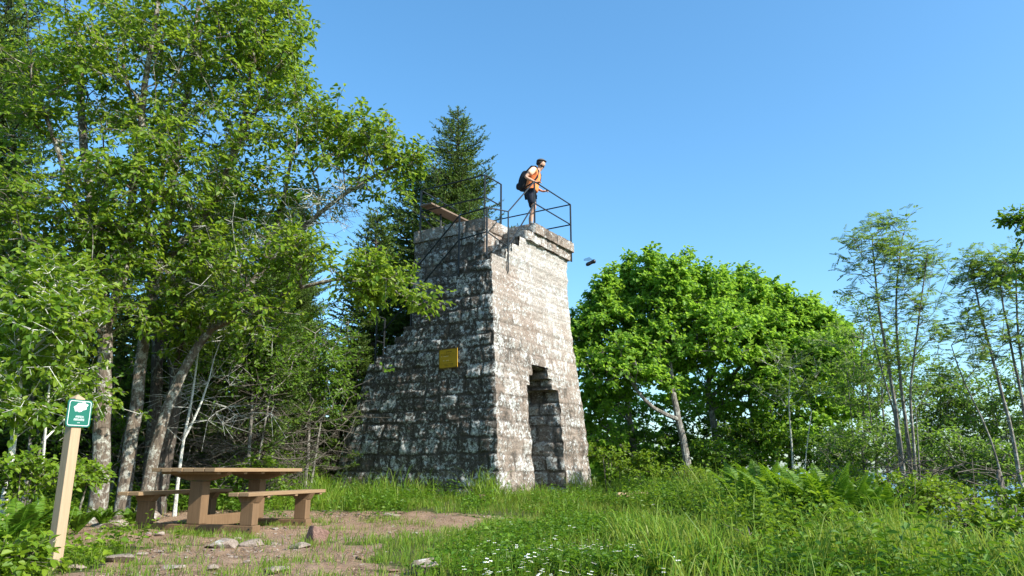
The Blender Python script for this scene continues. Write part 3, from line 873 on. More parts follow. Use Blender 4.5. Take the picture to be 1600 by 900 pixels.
def tree(name, label, cat, group, stems, blobs, mat, bark, K=4, L=0.30, J=6, leaf=0.105, lw=0.062, mode='leaf', seed=1,
         bare=0.0, dead=None, droop=0.1, up=0.25, tip=0.006, shell=0.45, rise=0.7, parts=('trunk', 'crown'), sunk=0.45, spread=0.8, twig_r=0.004, clump=True):
    """stems: lists of (px, py, Y) with radii at foot and tip, the first point standing on the ground"""
    rng = np.random.default_rng(seed)
    S = []
    for k, (pts, r0, r1) in enumerate(stems):
        P = [at(*p) for p in pts]
        if len(pts[0]) == 3 and pts[0][1] > 690:       # foot: put it on the ground
            P[0][2] = float(H(P[0][0], P[0][1]))-0.12
        S.append((P, r0, r1))
    C, out = blob_points(rng, blobs, shell, clump, 0.84 if mat is M['leaf_left'] and seed < 16 else (0.66 if seed in (62, 63) else 1.0))
    pos, par, r, nt = skeleton(rng, S, C, rise, tip)
    foot = S[0][0][0]+np.array([0, 0, 0.12])
    root = empty(name, foot, label=label, cat=cat, group=group)
    wood = MB(); lf = MB()
    spray(rng, wood, lf, C, out, K, L, J, leaf, lw, mode, droop, up, bare=bare, sunk=sunk, spread=spread, twig_r=twig_r)
    if dead:
        Cd, od = blob_points(rng, dead[0], 0.7)
        pd, qd, rd, ntd = skeleton(rng, S, Cd, 0.2, 0.004)
        m = MB()
        keep = np.arange(len(pd)) >= ntd
        A = pd[qd[keep]]; B = pd[keep]; frustums(m, A, B, rd[keep]*1.1, rd[keep], 5)
        spray(rng, m, None, Cd, od, dead[1], dead[2], 0, 0, 0, spread=1.0, up=0.0, droop=0.0, twig_r=0.005)
        e = Cd[rng.integers(0, len(Cd), len(Cd)*2)]
        m.build('dead_twigs', M['twig_lichen'], root, False, foot)
    skin_skeleton(wood, pos, par, r, nt)
    wood.build(parts[0], bark, root, False, foot)
    lf.build(parts[1], mat, root, False, foot)
    return root

LT = 'tall lichen covered broadleaf trees beside the picnic table'
tree('broadleaf_tree', 'thick straight pale trunk right beside the green trail sign, broad leafy crown above', 'tree', LT,
     [([(152, 779, 11.3), (158, 640, 11.4), (160, 520, 11.5), (150, 380, 11.6), (120, 220, 11.8), (110, 60, 12)], 0.14, 0.045),
      ([(160, 520, 11.5), (200, 420, 11.4), (215, 250, 11.2), (240, 90, 11.0), (260, -60, 11)], 0.09, 0.03),
      ([(150, 400, 11.6), (95, 260, 11.0), (60, 150, 10.6)], 0.07, 0.025)],
     [(110, 330, 10.9, 130, 95, 1.1, 135), (90, 150, 11.2, 130, 120, 1.3, 170), (215, 260, 10.8, 110, 80, 1.0, 120), (230, 90, 10.9, 100, 110, 1.2, 140),
      (100, -40, 11.3, 170, 90, 1.4, 90), (130, 450, 10.7, 110, 50, 0.9, 75), (40, 470, 10.4, 70, 60, 0.8, 50), (20, 260, 10.6, 60, 100, 0.8, 50)],
     M['leaf_left'], M['bark_pale'], seed=11, dead=([(150, 250, 11.5, 140, 200, 0.9, 45)], 5, 0.28))
tree('broadleaf_tree', 'slightly curved lichen-spotted trunk second from the trail sign, narrow crown reaching out of the picture', 'tree', LT,
     [([(193, 777, 11.9), (208, 660, 12.0), (216, 560, 12.1), (250, 420, 12.3), (272, 240, 12.4), (300, 40, 12.6), (310, -80, 12.6)], 0.118, 0.028),
      ([(250, 420, 12.3), (330, 330, 12.0), (380, 200, 11.8), (400, 60, 11.8)], 0.07, 0.02)],
     [(320, 60, 11.9, 120, 100, 1.2, 170), (400, 60, 11.7, 75, 85, 0.9, 110), (290, 230, 11.6, 90, 80, 1.0, 80), (385, 200, 11.5, 70, 70, 0.8, 75),
      (330, -50, 12, 140, 60, 1.2, 70), (260, 370, 11.3, 95, 65, 0.8, 75), (445, 80, 11.6, 32, 40, 0.5, 26)],
     M['leaf_left'], M['bark_pale'], seed=12, dead=([(300, 330, 12, 90, 130, 0.7, 50), (330, 200, 11.8, 100, 100, 0.8, 30)], 6, 0.25))
tree('broadleaf_tree', 'pale trunk leaning strongly right behind the table, its long limb over the tower stair', 'tree', LT,
     [([(222, 776, 11.7), (248, 680, 11.8), (275, 600, 11.9), (320, 520, 12.0), (400, 440, 12.1), (470, 360, 12.1), (540, 300, 12.0), (610, 262, 11.9), (655, 238, 11.9)], 0.105, 0.02),
      ([(400, 440, 12.1), (440, 330, 12.3), (450, 230, 12.4), (480, 180, 12.4)], 0.06, 0.018),
      ([(320, 520, 12.0), (450, 455, 11.7), (540, 430, 11.6), (640, 440, 11.5)], 0.055, 0.015)],
     [(530, 215, 12.0, 75, 42, 0.7, 95), (615, 235, 11.8, 55, 35, 0.6, 62), (470, 190, 12.3, 60, 50, 0.8, 60), (575, 280, 11.8, 60, 35, 0.6, 22),
      (440, 300, 12.0, 70, 50, 0.7, 50), (600, 430, 11.4, 62, 38, 0.5, 70), (550, 450, 11.5, 50, 30, 0.5, 26), (480, 410, 11.4, 70, 45, 0.6, 60),
      (400, 480, 11.5, 80, 50, 0.7, 70), (340, 430, 11.4, 80, 60, 0.7, 50), (655, 460, 11.4, 22, 22, 0.4, 14)],
     M['leaf_left'], M['bark_pale'], seed=13, dead=([(510, 330, 12, 70, 45, 0.6, 75), (440, 350, 12, 70, 70, 0.6, 50), (580, 300, 12, 50, 25, 0.4, 14)], 5, 0.2))
tree('broadleaf_tree', 'dark upright trunk just behind the leaning pale one, crown filling the grove', 'tree', LT,
     [([(246, 773, 12.5), (262, 690, 12.6), (275, 600, 12.7), (290, 470, 12.9), (330, 320, 13), (390, 180, 13), (430, 120, 13)], 0.15, 0.03),
      ([(275, 600, 12.7), (245, 480, 12.9), (235, 340, 13.1)], 0.07, 0.02)],
     [(440, 130, 12.6, 48, 70, 0.9, 70), (350, 330, 12.3, 95, 70, 0.9, 95), (220, 400, 12.6, 90, 70, 0.9, 70), (300, 480, 12.2, 90, 45, 0.7, 70), (410, 30, 12.6, 62, 45, 0.8, 60)],
     M['leaf_left'], M['bark_dark'], seed=14, dead=([(330, 460, 12.4, 90, 70, 0.7, 40)], 5, 0.4))
tree('broadleaf_tree', 'dark slim trunk half hidden between the two pale trunks', 'tree', LT,
     [([(232, 772, 13.2), (240, 660, 13.3), (246, 560, 13.4), (238, 420, 13.6), (220, 250, 13.8), (190, 80, 14)], 0.13, 0.03)],
     [(190, 200, 13.6, 120, 110, 1.0, 90), (170, 60, 13.8, 130, 90, 1.1, 80), (330, 140, 13.6, 110, 110, 1.0, 80)],
     M['leaf_left'], M['bark_dark'], seed=15)
tree('hazel_sapling', 'whitish young stem at the far left of the grove with large round bright leaves', 'sapling', 'pale thin saplings at the edge of the grove',
     [([(12, 752, 9.0), (28, 660, 9.1), (36, 560, 9.2), (20, 470, 9.3)], 0.05, 0.02), ([(36, 560, 9.2), (90, 500, 9.2), (150, 480, 9.2)], 0.025, 0.01)],
     [(60, 450, 9.1, 80, 55, 0.7, 55), (40, 540, 8.9, 70, 50, 0.6, 42), (130, 520, 9.2, 60, 45, 0.6, 32), (60, 620, 9, 60, 40, 0.5, 24)],
     M['leaf_left'], M['bark_birch'], K=4, L=0.26, J=5, leaf=0.10, lw=0.075, seed=16, tip=0.004)
tree('hazel_sapling', 'hair-thin whitish stem standing between the far left sapling and the sign post', 'sapling', 'pale thin saplings at the edge of the grove',
     [([(68, 760, 9.8), (70, 690, 9.8), (74, 600, 9.8), (84, 540, 9.9)], 0.024, 0.01)],
     [(90, 560, 9.7, 50, 50, 0.5, 26), (110, 640, 10.2, 40, 45, 0.5, 14), (140, 600, 10.6, 50, 50, 0.5, 18)],
     M['leaf_left'], M['bark_birch'], K=4, L=0.24, J=5, leaf=0.085, lw=0.065, seed=17, tip=0.004)
tree('broadleaf_tree', 'bare forked pale sapling of thin leafless lower stems behind the table top', 'sapling', None,
     [([(276, 770, 12.2), (285, 690, 12.2), (300, 640, 12.3), (312, 540, 12.4)], 0.035, 0.012), ([(285, 690, 12.2), (318, 640, 12.2), (335, 560, 12.3)], 0.025, 0.01)],
     [(350, 520, 12.4, 50, 40, 0.5, 16), (300, 545, 12.4, 40, 30, 0.4, 10)], M['leaf_left'], M['bark_birch'], seed=18, tip=0.004,
     dead=([(330, 620, 12.5, 45, 70, 0.6, 26)], 5, 0.45))

UG = 'leafy understorey trees between the grove and the tower'
for k, (lab, px, py, Y, rx, ry, n) in enumerate([
        ('leafy young tree filling the gap right of the leaning pale trunk', 395, 560, 13.8, 62, 75, 120),
        ('leafy young tree in front of the bushy spruces near the tower foot', 485, 580, 15.5, 48, 85, 130),
        ('leafy young tree between the first and second pale trunks', 175, 640, 13.4, 42, 80, 60),
        ('leafy young tree behind the far left saplings', 50, 590, 12.0, 80, 80, 110)]):
    tree('young_broadleaf_tree', lab, 'young tree', UG,
         [([(px-10, 765, Y), (px-4, 690, Y), (px, py, Y), (px+6, py-ry*0.7, Y)], 0.045, 0.012), ([(px-4, 766, Y), (px+14, 690, Y), (px+rx*0.6, py, Y)], 0.03, 0.01)],
         [(px, py, Y, rx, ry, 0.8, n)], M['leaf_dark'], M['bark_grey'], seed=24+k, K=5, L=0.28, J=5, leaf=0.09, lw=0.055)

# ---- spruces
def spruce_mesh(rng, wood, ndl, h, R_, base_bare=0.12, whorl=0.18, dead_low=0.0, dw=None):
    z = h*base_bare
    wood.tube([(0, 0, -0.2), (0.01, 0, h*0.3), (0, 0.02, h*0.7), (0, 0, h)], [h*0.014+0.02, h*0.011+0.015, h*0.006+0.01, 0.01], 9, cap=False)
    PA, PB, NP, ND = [], [], [], []
    while z < h*0.985:
        f = 1-(z-h*base_bare)/(h*(1-base_bare))
        Lb = R_*(f**0.68)*0.97+0.10
        nb = 8 if f > 0.2 else 6
        a0 = rng.uniform(0, 6.28)
        for k in range(nb):
            a = a0+k*6.283/nb+rng.normal(0, 0.2); L = Lb*rng.uniform(0.5, 1.15)
            m = max(4, int(L/0.11)); s = np.linspace(0, 1, m)
            rise = (0.35-0.55*min(f*1.3, 1))
            zz = z+rng.normal(0, 0.06)+L*(rise*s - 0.10*np.sin(s*3.1)*f + 0.16*s**3)
            wig = 0.05*L*np.sin(s*5+rng.uniform(0, 6))
            P = np.stack([math.cos(a)*L*s-math.sin(a)*wig, math.sin(a)*L*s+math.cos(a)*wig, zz], 1)
            dead = rng.random() < dead_low*smooth(0.62, 0.95, f)
            (dw if (dead and dw is not None) else wood).tube(P, np.linspace(0.010+0.012*L, 0.004, m), 4, cap=False)
            T = nrm(P[1:]-P[:-1])
            for side in (-1, 1):
                for i in range(1, m-1):
                    if s[i] < 0.08: continue
                    tl = (0.42*L*(1-s[i])+0.09)*rng.uniform(0.6, 1.1); tl = min(tl, 0.55)
                    sd = np.array([-math.sin(a), math.cos(a), 0])*side
                    d = nrm(T[i]*0.75+sd*0.9+np.array([0, 0, rng.uniform(-0.22, 0.10)]))
                    if dead:
                        if dw is not None: PA.append(('d', P[i], P[i]+d*tl*1.1))
                    else: PA.append(('n', P[i], P[i]+d*tl))
            if not dead: PA.append(('n', P[-2], P[-1]+T[-1]*0.08)); PA.append(('n', P[m//2], P[-2]))
        z += whorl*rng.uniform(0.75, 1.2)*(0.7+0.5*f)
    A = np.array([q[1] for q in PA if q[0] == 'n']); B = np.array([q[2] for q in PA if q[0] == 'n'])
    frustums(wood, A, B, 0.004, 0.002)
    Ad = np.array([q[1] for q in PA if q[0] == 'd']).reshape(-1, 3); Bd = np.array([q[2] for q in PA if q[0] == 'd']).reshape(-1, 3)
    if dw is not None and len(Ad):
        frustums(dw, Ad, Bd, 0.006, 0.003)
        q = rng.integers(0, len(Ad), len(Ad)*2); t_ = rng.uniform(.2, .9, len(q))[:, None]; a_ = Ad[q]*(1-t_)+Bd[q]*t_
        frustums(dw, a_, a_+rng.normal(0, 0.13, (len(q), 3)), 0.0035, 0.002)
    ln = np.linalg.norm(B-A, axis=1); cnt = np.maximum((ln/0.013).astype(int), 2)
    idx = np.repeat(np.arange(len(A)), cnt); t_ = rng.random(len(idx))[:, None]
    P = A[idx]*(1-t_)+B[idx]*t_; d = nrm(B-A)[idx]
    rnd = nrm(rng.normal(0, 1, (len(idx), 3))+UP*0.35)
    D = nrm(d*0.8+rnd*0.8)
    w = rng.uniform(0.018, 0.030, len(idx))[:, None]; l = rng.uniform(0.05, 0.095, len(idx))[:, None]
    S = nrm(np.cross(D, rnd+rng.normal(0, .3, rnd.shape)))
    V = np.stack([P-S*w*0.3, P+D*l*0.5-S*w/2, P+D*l, P+D*l*0.5+S*w/2], 1).reshape(-1, 3)
    i = np.arange(len(idx))[:, None]*4
    ndl.add(V, [i+[[0, 1, 2, 3]]])

def spruce(label, px_top, py_top, Y, R_, seed, base_bare=0.1, dead_low=0.0, group='spruces in the forest behind the table and tower', proto=None, rz=0):
    top = at(px_top, py_top, Y)
    zb = float(H(top[0], Y))-0.1; h = top[2]-zb
    if proto is not None:
        o = copy_tree(proto[0]); s = h/proto[1]
        o.location = (top[0], Y, zb); o.scale = (s*R_, s*R_, s); o.rotation_euler.z = rz; tag(o, label)
        return o
    rng = np.random.default_rng(seed)
    root = empty('spruce_tree', (top[0], Y, zb), label=label, cat='spruce', group=group)
    w, nd, dw = MB(), MB(), MB()
    spruce_mesh(rng, w, nd, h, R_, base_bare, dead_low=dead_low, dw=dw if dead_low > 0 else None)
    w.build('trunk', M['bark_dark'], root); nd.build('crown', M['needle'], root)
    if dw.n: dw.build('dead_branches', M['dead'], root)
    root['_h'] = h
    return root, h
sp1 = spruce('tall pointed spruce rising directly behind the tower stair and railing', 716, 172, 20.5, 3.1, 31, 0.12)
sp2 = spruce('bushy green spruce midway between the grove and the left edge of the tower', 468, 398, 18.5, 1.5, 32, 0.05)
sp3 = spruce('spruce with bare grey lower branches right behind the picnic table', 420, 330, 14.6, 1.6, 33, 0.04, dead_low=1.0)
del sp1[0]['_h'], sp2[0]['_h'], sp3[0]['_h']
SPL = [('slender spruce half hidden behind the bushy one next to the tower base', 590, 330, 19.0, 1.0, sp2),
       ('lower wide spruce merging with the pointed one at its left, above the tower stair', 652, 262, 21.5, 1.35, sp2),
       ('shaded spruce deep in the forest above the far end of the table', 460, 300, 18.5, 0.95, sp1),
       ('dark spruce seen through the gap above the leaning pale trunk', 350, 230, 17.5, 1.0, sp1),
       ('dark spruce behind the straight pale trunk beside the sign', 170, 260, 16.5, 1.0, sp3),
       ('tall dark spruce at the upper left corner behind the leafy branches', 25, -60, 15.5, 0.9, sp1),
       ('dark dense spruce low behind the pale saplings at the far left', -20, 300, 13.5, 1.15, sp2),
       ('dark spruce between the sign and the far left saplings', 90, 380, 14.5, 1.1, sp2),
       ('small spruce filling the shade behind the bench and leaning trunk', 270, 420, 15.5, 1.15, sp3),
       ('shaded young spruce under the long limb left of the tower stair', 560, 520, 18.0, 1.15, sp3),
       ('farthest dim spruce glimpsed between trunks behind the table', 330, 420, 21.0, 1.3, sp2),
       ('broad dim spruce glimpsed far behind the dead twigs', 470, 440, 21.5, 1.35, sp2),
       ('dim far spruce behind the second pale trunk', 210, 400, 20.0, 1.3, sp2),
       ('dim far spruce glimpsed behind the sign post', 60, 420, 19.0, 1.4, sp2)]
for k, (lab, px, py, Y, sc, pr) in enumerate(SPL):
    spruce(lab, px, py, Y, sc, 0, proto=pr, rz=k*1.3+0.4)

# ---- the maples right of the tower
MG = 'bright green maples right of the tower'
mk = dict(cat='maple', group=MG, mat=M['leaf_maple'], bark=M['bark_grey'], K=6, L=0.31, J=6, leaf=0.135, lw=0.115, tip=0.009, up=0.45, spread=0.75, droop=0.16, sunk=0.35)
def tops(seed, x0, x1, fn, Y, n=12):
    r = random.Random(seed); o = []
    for k in range(n):
        x = x0+(x1-x0)*(k+0.5)/n+r.uniform(-6, 6); y = fn(x)+r.uniform(-4, 30)
        yy = Y+r.uniform(-0.9, 0.7); o += [(x, y-4, yy, 1, 4, 0.03, 2), (x, y+6, yy, 2, 5, 0.06, 3), (x, y+18, yy, 5, 6, 0.1, 5), (x, y+32, yy, 9, 8, 0.2, 6), (x, y+50, yy, 13, 10, 0.3, 7)]; o.append((x+r.uniform(-14, 14), y+r.uniform(40, 80), Y-r.uniform(0.6, 1.3), 15, 15, 0.4, 7))
    return o
def ridge(x): return np.interp(x, [885, 930, 975, 1015, 1050, 1085, 1120, 1160, 1200, 1240, 1290, 1320, 1345], [478, 456, 408, 382, 413, 402, 420, 426, 442, 470, 478, 510, 560])
tree('maple_tree', 'tallest rounded bright maple crown immediately right of the tower',
     stems=[([(1000, 742, 22.5), (985, 650, 22.6), (975, 560, 22.7), (990, 450, 22.8)], 0.13, 0.03), ([(975, 620, 22.6), (930, 560, 22.3), (915, 500, 22.2)], 0.06, 0.02)],
     blobs=tops(1, 895, 1045, ridge, 22.3)+[(952, 550, 22, 46, 50, 1.4, 100), (1015, 515, 22.2, 42, 58, 1.5, 105), (920, 590, 21.5, 40, 70, 1.2, 60), (985, 580, 21.6, 60, 55, 1.2, 60), (925, 670, 21.2, 28, 45, 0.8, 40)], seed=41, **mk)
tree('maple_tree', 'bright maple whose smooth grey trunk forks low and leans left, right of the doorway side',
     stems=[([(1080, 742, 19.6), (1068, 690, 19.7), (1052, 620, 19.9), (1040, 560, 20.4), (1060, 470, 21.2)], 0.125, 0.03),
            ([(1058, 655, 19.75), (1015, 640, 19.6), (985, 600, 19.7), (970, 560, 20.0)], 0.065, 0.028)],
     blobs=tops(2, 1030, 1135, ridge, 21.5)+[(1070, 527, 21.4, 55, 54, 1.4, 112), (1040, 560, 20.9, 55, 45, 1.0, 50), (1110, 540, 21.3, 45, 62, 1.3, 74), (972, 560, 20.0, 45, 38, 0.7, 50), (1040, 590, 20.3, 45, 26, 0.5, 26)], seed=42, **mk)
tree('maple_tree', 'bright maple with a darker upright trunk in the middle of the group',
     stems=[([(1122, 745, 22.4), (1118, 660, 22.5), (1108, 590, 22.6), (1150, 480, 22.8)], 0.15, 0.035), ([(1112, 620, 22.5), (1170, 560, 22.4), (1190, 500, 22.4)], 0.07, 0.02)],
     blobs=tops(3, 1125, 1225, ridge, 22.6)+[(1170, 545, 22.2, 50, 52, 1.4, 112), (1140, 590, 21.9, 55, 50, 1.3, 60), (1210, 575, 22, 45, 62, 1.3, 74), (1180, 670, 21.4, 42, 36, 0.9, 50)], seed=43, **mk)
tree('maple_tree', 'rightmost bright maple of the group, its crown sloping down towards the thin rowans',
     stems=[([(1225, 748, 22.2), (1240, 680, 22.3), (1260, 600, 22.4), (1270, 540, 22.5)], 0.12, 0.03)],
     blobs=tops(4, 1225, 1330, ridge, 22.4)+[(1265, 560, 22, 50, 60, 1.3, 110), (1300, 600, 21.8, 42, 62, 1.2, 90), (1230, 640, 21.6, 50, 45, 1.2, 60), (1290, 670, 21.5, 45, 45, 1.0, 60)], seed=44, **mk)
tree('maple_tree', 'shaded maple standing behind the forked grey trunk, filling the gap low in the group',
     stems=[([(1180, 745, 25), (1175, 640, 25), (1160, 560, 25)], 0.12, 0.03)],
     blobs=[(1080, 600, 25, 80, 60, 1.4, 80), (1180, 620, 25, 80, 70, 1.4, 90), (1000, 640, 25, 60, 60, 1.4, 70), (1260, 640, 25, 60, 60, 1.2, 50)], seed=45, **mk)
mk2 = dict(mk); mk2.update(L=0.34, leaf=0.12, lw=0.09, cat='shrub', group='low leafy shrubs under the maples', mat=M['leaf_dark'])
for k, (lab, px, py, Y, rx, ry, n) in enumerate([
        ('dark shrub filling the shade under the tallest maple beside the tower', 965, 695, 22.5, 55, 38, 60),
        ('shrub just right of the foot of the forked grey maple trunk', 1128, 712, 20.4, 36, 26, 40),
        ('dark shrub behind the forked grey maple trunk', 1050, 705, 23.5, 62, 36, 70),
        ('dark shrub between the forked grey trunk and the upright one', 1110, 690, 24.5, 50, 36, 60),
        ('shrub under the middle maples left of the slim pale sapling', 1185, 705, 21.0, 45, 32, 46),
        ('shrub under the sloping end of the maple group', 1270, 715, 20.4, 55, 30, 50)]):
    tree('leafy_shrub', lab, stems=[([(px, 745, Y), (px+4, 715, Y), (px, 690, Y)], 0.03, 0.01), ([(px+8, 746, Y), (px+30, 705, Y)], 0.02, 0.008)],
         blobs=[(px, py, Y, rx, ry, 0.8, n)], seed=50+k, parts=('stems', 'foliage'), **mk2)

# slim saplings in front of the maples
rk = dict(mat=M['leaf_rowan'], mode='pin', leaf=0.06, lw=0.022, K=4, L=0.26, J=2, tip=0.005, droop=0.0, up=0.75, clump=False, shell=0.75, rise=1.6)
tree('rowan_sapling', 'slim pale straight sapling with feathery leaves in front of the sloping maple', 'sapling', None,
     [([(1236, 735, 19), (1235, 660, 19), (1232, 590, 19), (1236, 560, 19)], 0.035, 0.012), ([(1240, 728, 19.1), (1262, 680, 19.2), (1268, 640, 19.3)], 0.03, 0.01)],
     [(1230, 570, 19, 45, 25, 0.6, 20), (1255, 615, 19, 50, 25, 0.6, 18), (1215, 620, 19, 30, 25, 0.5, 10)], bark=M['bark_birch'], seed=61, **rk)
rk['K'] = 4
tree('rowan_tree', 'tall slender multi-stemmed rowan with airy feathery crown against the sky right of the maples', 'rowan', 'thin feathery rowans on the right slope',
     [([(1412, 752, 14.2), (1403, 650, 14.2), (1388, 560, 14.3), (1368, 450, 14.4), (1364, 372, 14.6)], 0.06, 0.012),
      ([(1420, 752, 14.3), (1414, 640, 14.3), (1398, 520, 14.4), (1400, 430, 14.5), (1410, 365, 14.6)], 0.055, 0.012),
      ([(1426, 754, 14.2), (1422, 620, 14.2), (1430, 530, 14.2), (1442, 440, 14.1), (1448, 395, 14.0)], 0.045, 0.01),
      ([(1405, 753, 14.4), (1398, 640, 14.4), (1370, 560, 14.4), (1355, 480, 14.4)], 0.035, 0.008),
      ([(1430, 754, 14.0), (1434, 690, 14.0), (1430, 640, 14.0)], 0.03, 0.008)],
     [(1385, 400, 14.4, 62, 55, 0.8, 66), (1435, 430, 14.3, 50, 60, 0.8, 52), (1375, 470, 14.4, 50, 55, 0.7, 40), (1445, 500, 14.2, 42, 60, 0.7, 32), (1395, 352, 14.5, 26, 14, 0.3, 14), (1345, 395, 14.4, 22, 26, 0.4, 14), (1400, 570, 14.2, 60, 60, 0.7, 30)],
     bark=M['bark_grey'], seed=62, **rk)
tree('rowan_tree', 'rowan of thin stems fanning left at the right picture edge', 'rowan', 'thin feathery rowans on the right slope',
     [([(1606, 770, 11.8), (1580, 660, 11.9), (1552, 560, 12), (1530, 470, 12.1), (1520, 410, 12.2)], 0.05, 0.012),
      ([(1612, 772, 11.9), (1598, 640, 12), (1572, 520, 12.1), (1560, 430, 12.2)], 0.045, 0.012),
      ([(1620, 772, 11.8), (1610, 640, 11.8), (1592, 520, 11.9), (1590, 420, 11.9)], 0.045, 0.012),
      ([(1585, 740, 11.9), (1540, 660, 12), (1500, 600, 12.1), (1485, 540, 12.2)], 0.03, 0.008)],
     [(1530, 440, 12.1, 45, 42, 0.7, 50), (1580, 440, 12, 45, 42, 0.7, 48), (1520, 520, 12, 45, 45, 0.6, 32), (1590, 530, 12, 50, 50, 0.6, 40), (1500, 580, 12.1, 30, 30, 0.5, 14), (1640, 460, 12, 60, 80, 0.8, 40)],
     bark=M['bark_grey'], seed=63, **rk)
sk = dict(mat=M['leaf_scrub'], bark=M['bark_grey'], leaf=0.095, lw=0.05, K=5, L=0.32, J=5, tip=0.005, up=0.4)
SG = 'slender scrub trees beyond the brow of the slope'
for k, (lab, px, py, Y, rx, ry, n, foot) in enumerate([
        ('thin wispy tree between the maples and the tall rowan', 1345, 560, 18.5, 45, 70, 90, 1348),
        ('grey-stemmed wispy tree just left of the tall rowan stems', 1375, 610, 17.0, 40, 80, 80, 1380),
        ('rounded green tree right behind the tall rowan stems', 1470, 620, 18.0, 60, 62, 170, 1470),
        ('rounded green tree behind the fanning rowan', 1550, 650, 17.0, 62, 55, 150, 1555),
        ('low green tree behind the right edge, below the fanning stems', 1625, 640, 16.0, 55, 80, 110, 1625),
        ('low tree closing the gap at the foot of the tall rowan', 1430, 700, 19.5, 70, 45, 120, 1430),
        ('thin tree standing behind the sloping end of the maples', 1300, 520, 24.0, 35, 50, 40, 1305),
        ('low leafy tree on the brow right of the tall rowan stems', 1495, 715, 14.5, 60, 34, 90, 1495),
        ('low leafy tree on the brow at the right edge', 1590, 740, 13.5, 60, 40, 90, 1590),
        ('low leafy tree on the brow left of the tall rowan stems', 1345, 705, 15.5, 45, 36, 80, 1345)]):
    tree('scrub_tree', lab, 'scrub tree', SG,
         [([(foot, 748, Y), (foot+3, 680, Y), (px, py, Y), (px+3, py-ry*0.7, Y)], 0.05, 0.012), ([(foot+12, 749, Y), (foot+22, 690, Y), (px+rx*0.6, py, Y)], 0.035, 0.01),
          ([(foot-10, 749, Y), (foot-15, 680, Y), (px-rx*0.5, py, Y)], 0.03, 0.01)],
         [(px, py, Y, rx, ry, 0.9, n), (px, py+ry, Y, rx*0.9, 35, 0.7, int(n*0.3))], seed=70+k, **sk)
tree('cherry_tree', 'tree outside the frame whose dark leafy branch hangs in at the upper right edge', 'tree', None,
     [([(1905, 790, 9.0), (1850, 600, 9.0), (1800, 450, 9.0), (1780, 300, 9)], 0.12, 0.05), ([(1800, 450, 9.0), (1680, 390, 9), (1600, 375, 9)], 0.05, 0.012)],
     [(1592, 362, 9, 30, 16, 0.3, 22), (1600, 420, 9, 14, 24, 0.3, 10), (1680, 380, 9, 60, 50, 0.5, 40), (1780, 330, 9, 100, 80, 0.9, 90)], M['leaf_dark'], M['bark_dark'], seed=80, K=4, L=0.2, J=5, leaf=0.075, lw=0.045)

# bushes
BG = 'leafy bushes at the edge of the clearing'
bk = dict(mat=M['leaf_bush'], bark=M['dead'], K=5, L=0.2, J=5, leaf=0.07, lw=0.048, tip=0.004, up=0.35, parts=('stems', 'foliage'))
BU = [('yellow-green bramble bush bulging in front of the tall rowan stems', 1410, 782, 9.6, 55, 32, 0.6, 75),
      ('bramble trailing down the bank at the right edge', 1530, 850, 7.4, 75, 30, 0.6, 80),
      ('small bright bush in the sun at the feet of the maples', 1010, 728, 18.5, 48, 16, 0.5, 46),
      ('small bright bush close to the right corner of the tower', 950, 715, 18.8, 22, 22, 0.5, 24),
      ('green bush behind the fallen log', 1060, 735, 18.0, 40, 14, 0.5, 30),
      ('bush behind the far end of the picnic table', 405, 745, 13.5, 55, 26, 0.5, 52),
      ('bush in the shade left of the tower foot', 478, 738, 16.0, 28, 22, 0.5, 30),
      ('leafy bush at the far left behind the post', 40, 740, 8.4, 55, 34, 0.5, 60),
      ('leafy bush between the post and the first pale trunk', 118, 760, 9.6, 40, 26, 0.4, 38),
      ('bush at the bottom left corner beside the white flowers', 0, 885, 5.2, 60, 22, 0.25, 34),
      ('bright sprig of bush poking in at the right edge', 1598, 800, 8.0, 25, 30, 0.3, 20),
      ('bush on the brow below the maple slope', 1300, 752, 13.5, 45, 16, 0.5, 36),
      ('bush under the fanning rowan stems', 1500, 775, 12.0, 60, 22, 0.6, 46)]
for k, (lab, px, py, Y, rx, ry, rz, n) in enumerate(BU):
    g = at(px, py, Y); z = float(H(g[0], Y)); b = np.array([g[0], Y, z])
    rng = np.random.default_rng(90+k)
    kk = (Y*CP+g[2]*SP)/F
    root = empty('bush', b, label=lab, cat='bush', group=BG)
    C, out = blob_points(rng, [(px, py, Y, rx, ry, rz, n)], 0.5)
    C[:, 2] = np.maximum(C[:, 2], H(C[:, 0], C[:, 1])+0.06)
    S = []
    for q in range(4):
        a = rng.uniform(0, 6.28); d = np.array([math.cos(a)*rx*kk*0.4, math.sin(a)*rz*0.4, max(g[2]-z, 0.15)])
        S.append(([b+np.array([math.cos(a), math.sin(a), 0])*0.05-UP*0.05, b+d*0.5+UP*0.02, b+d], 0.015, 0.006))
    pos, par, r, nt = skeleton(rng, S, C, 0.5, 0.003)
    w, lf = MB(), MB(); skin_skeleton(w, pos, par, r, nt)
    spray(rng, w, lf, C, out, bk['K'], bk['L'], bk['J'], bk['leaf']*(1.0 if Y < 14 else 1.25), bk['lw']*(1.0 if Y < 14 else 1.25), 'leaf', 0.08, 0.35, twig_r=0.003)
    w.build('stems', M['dead'], root, False, b); lf.build('foliage', M['leaf_bush'], root, False, b)

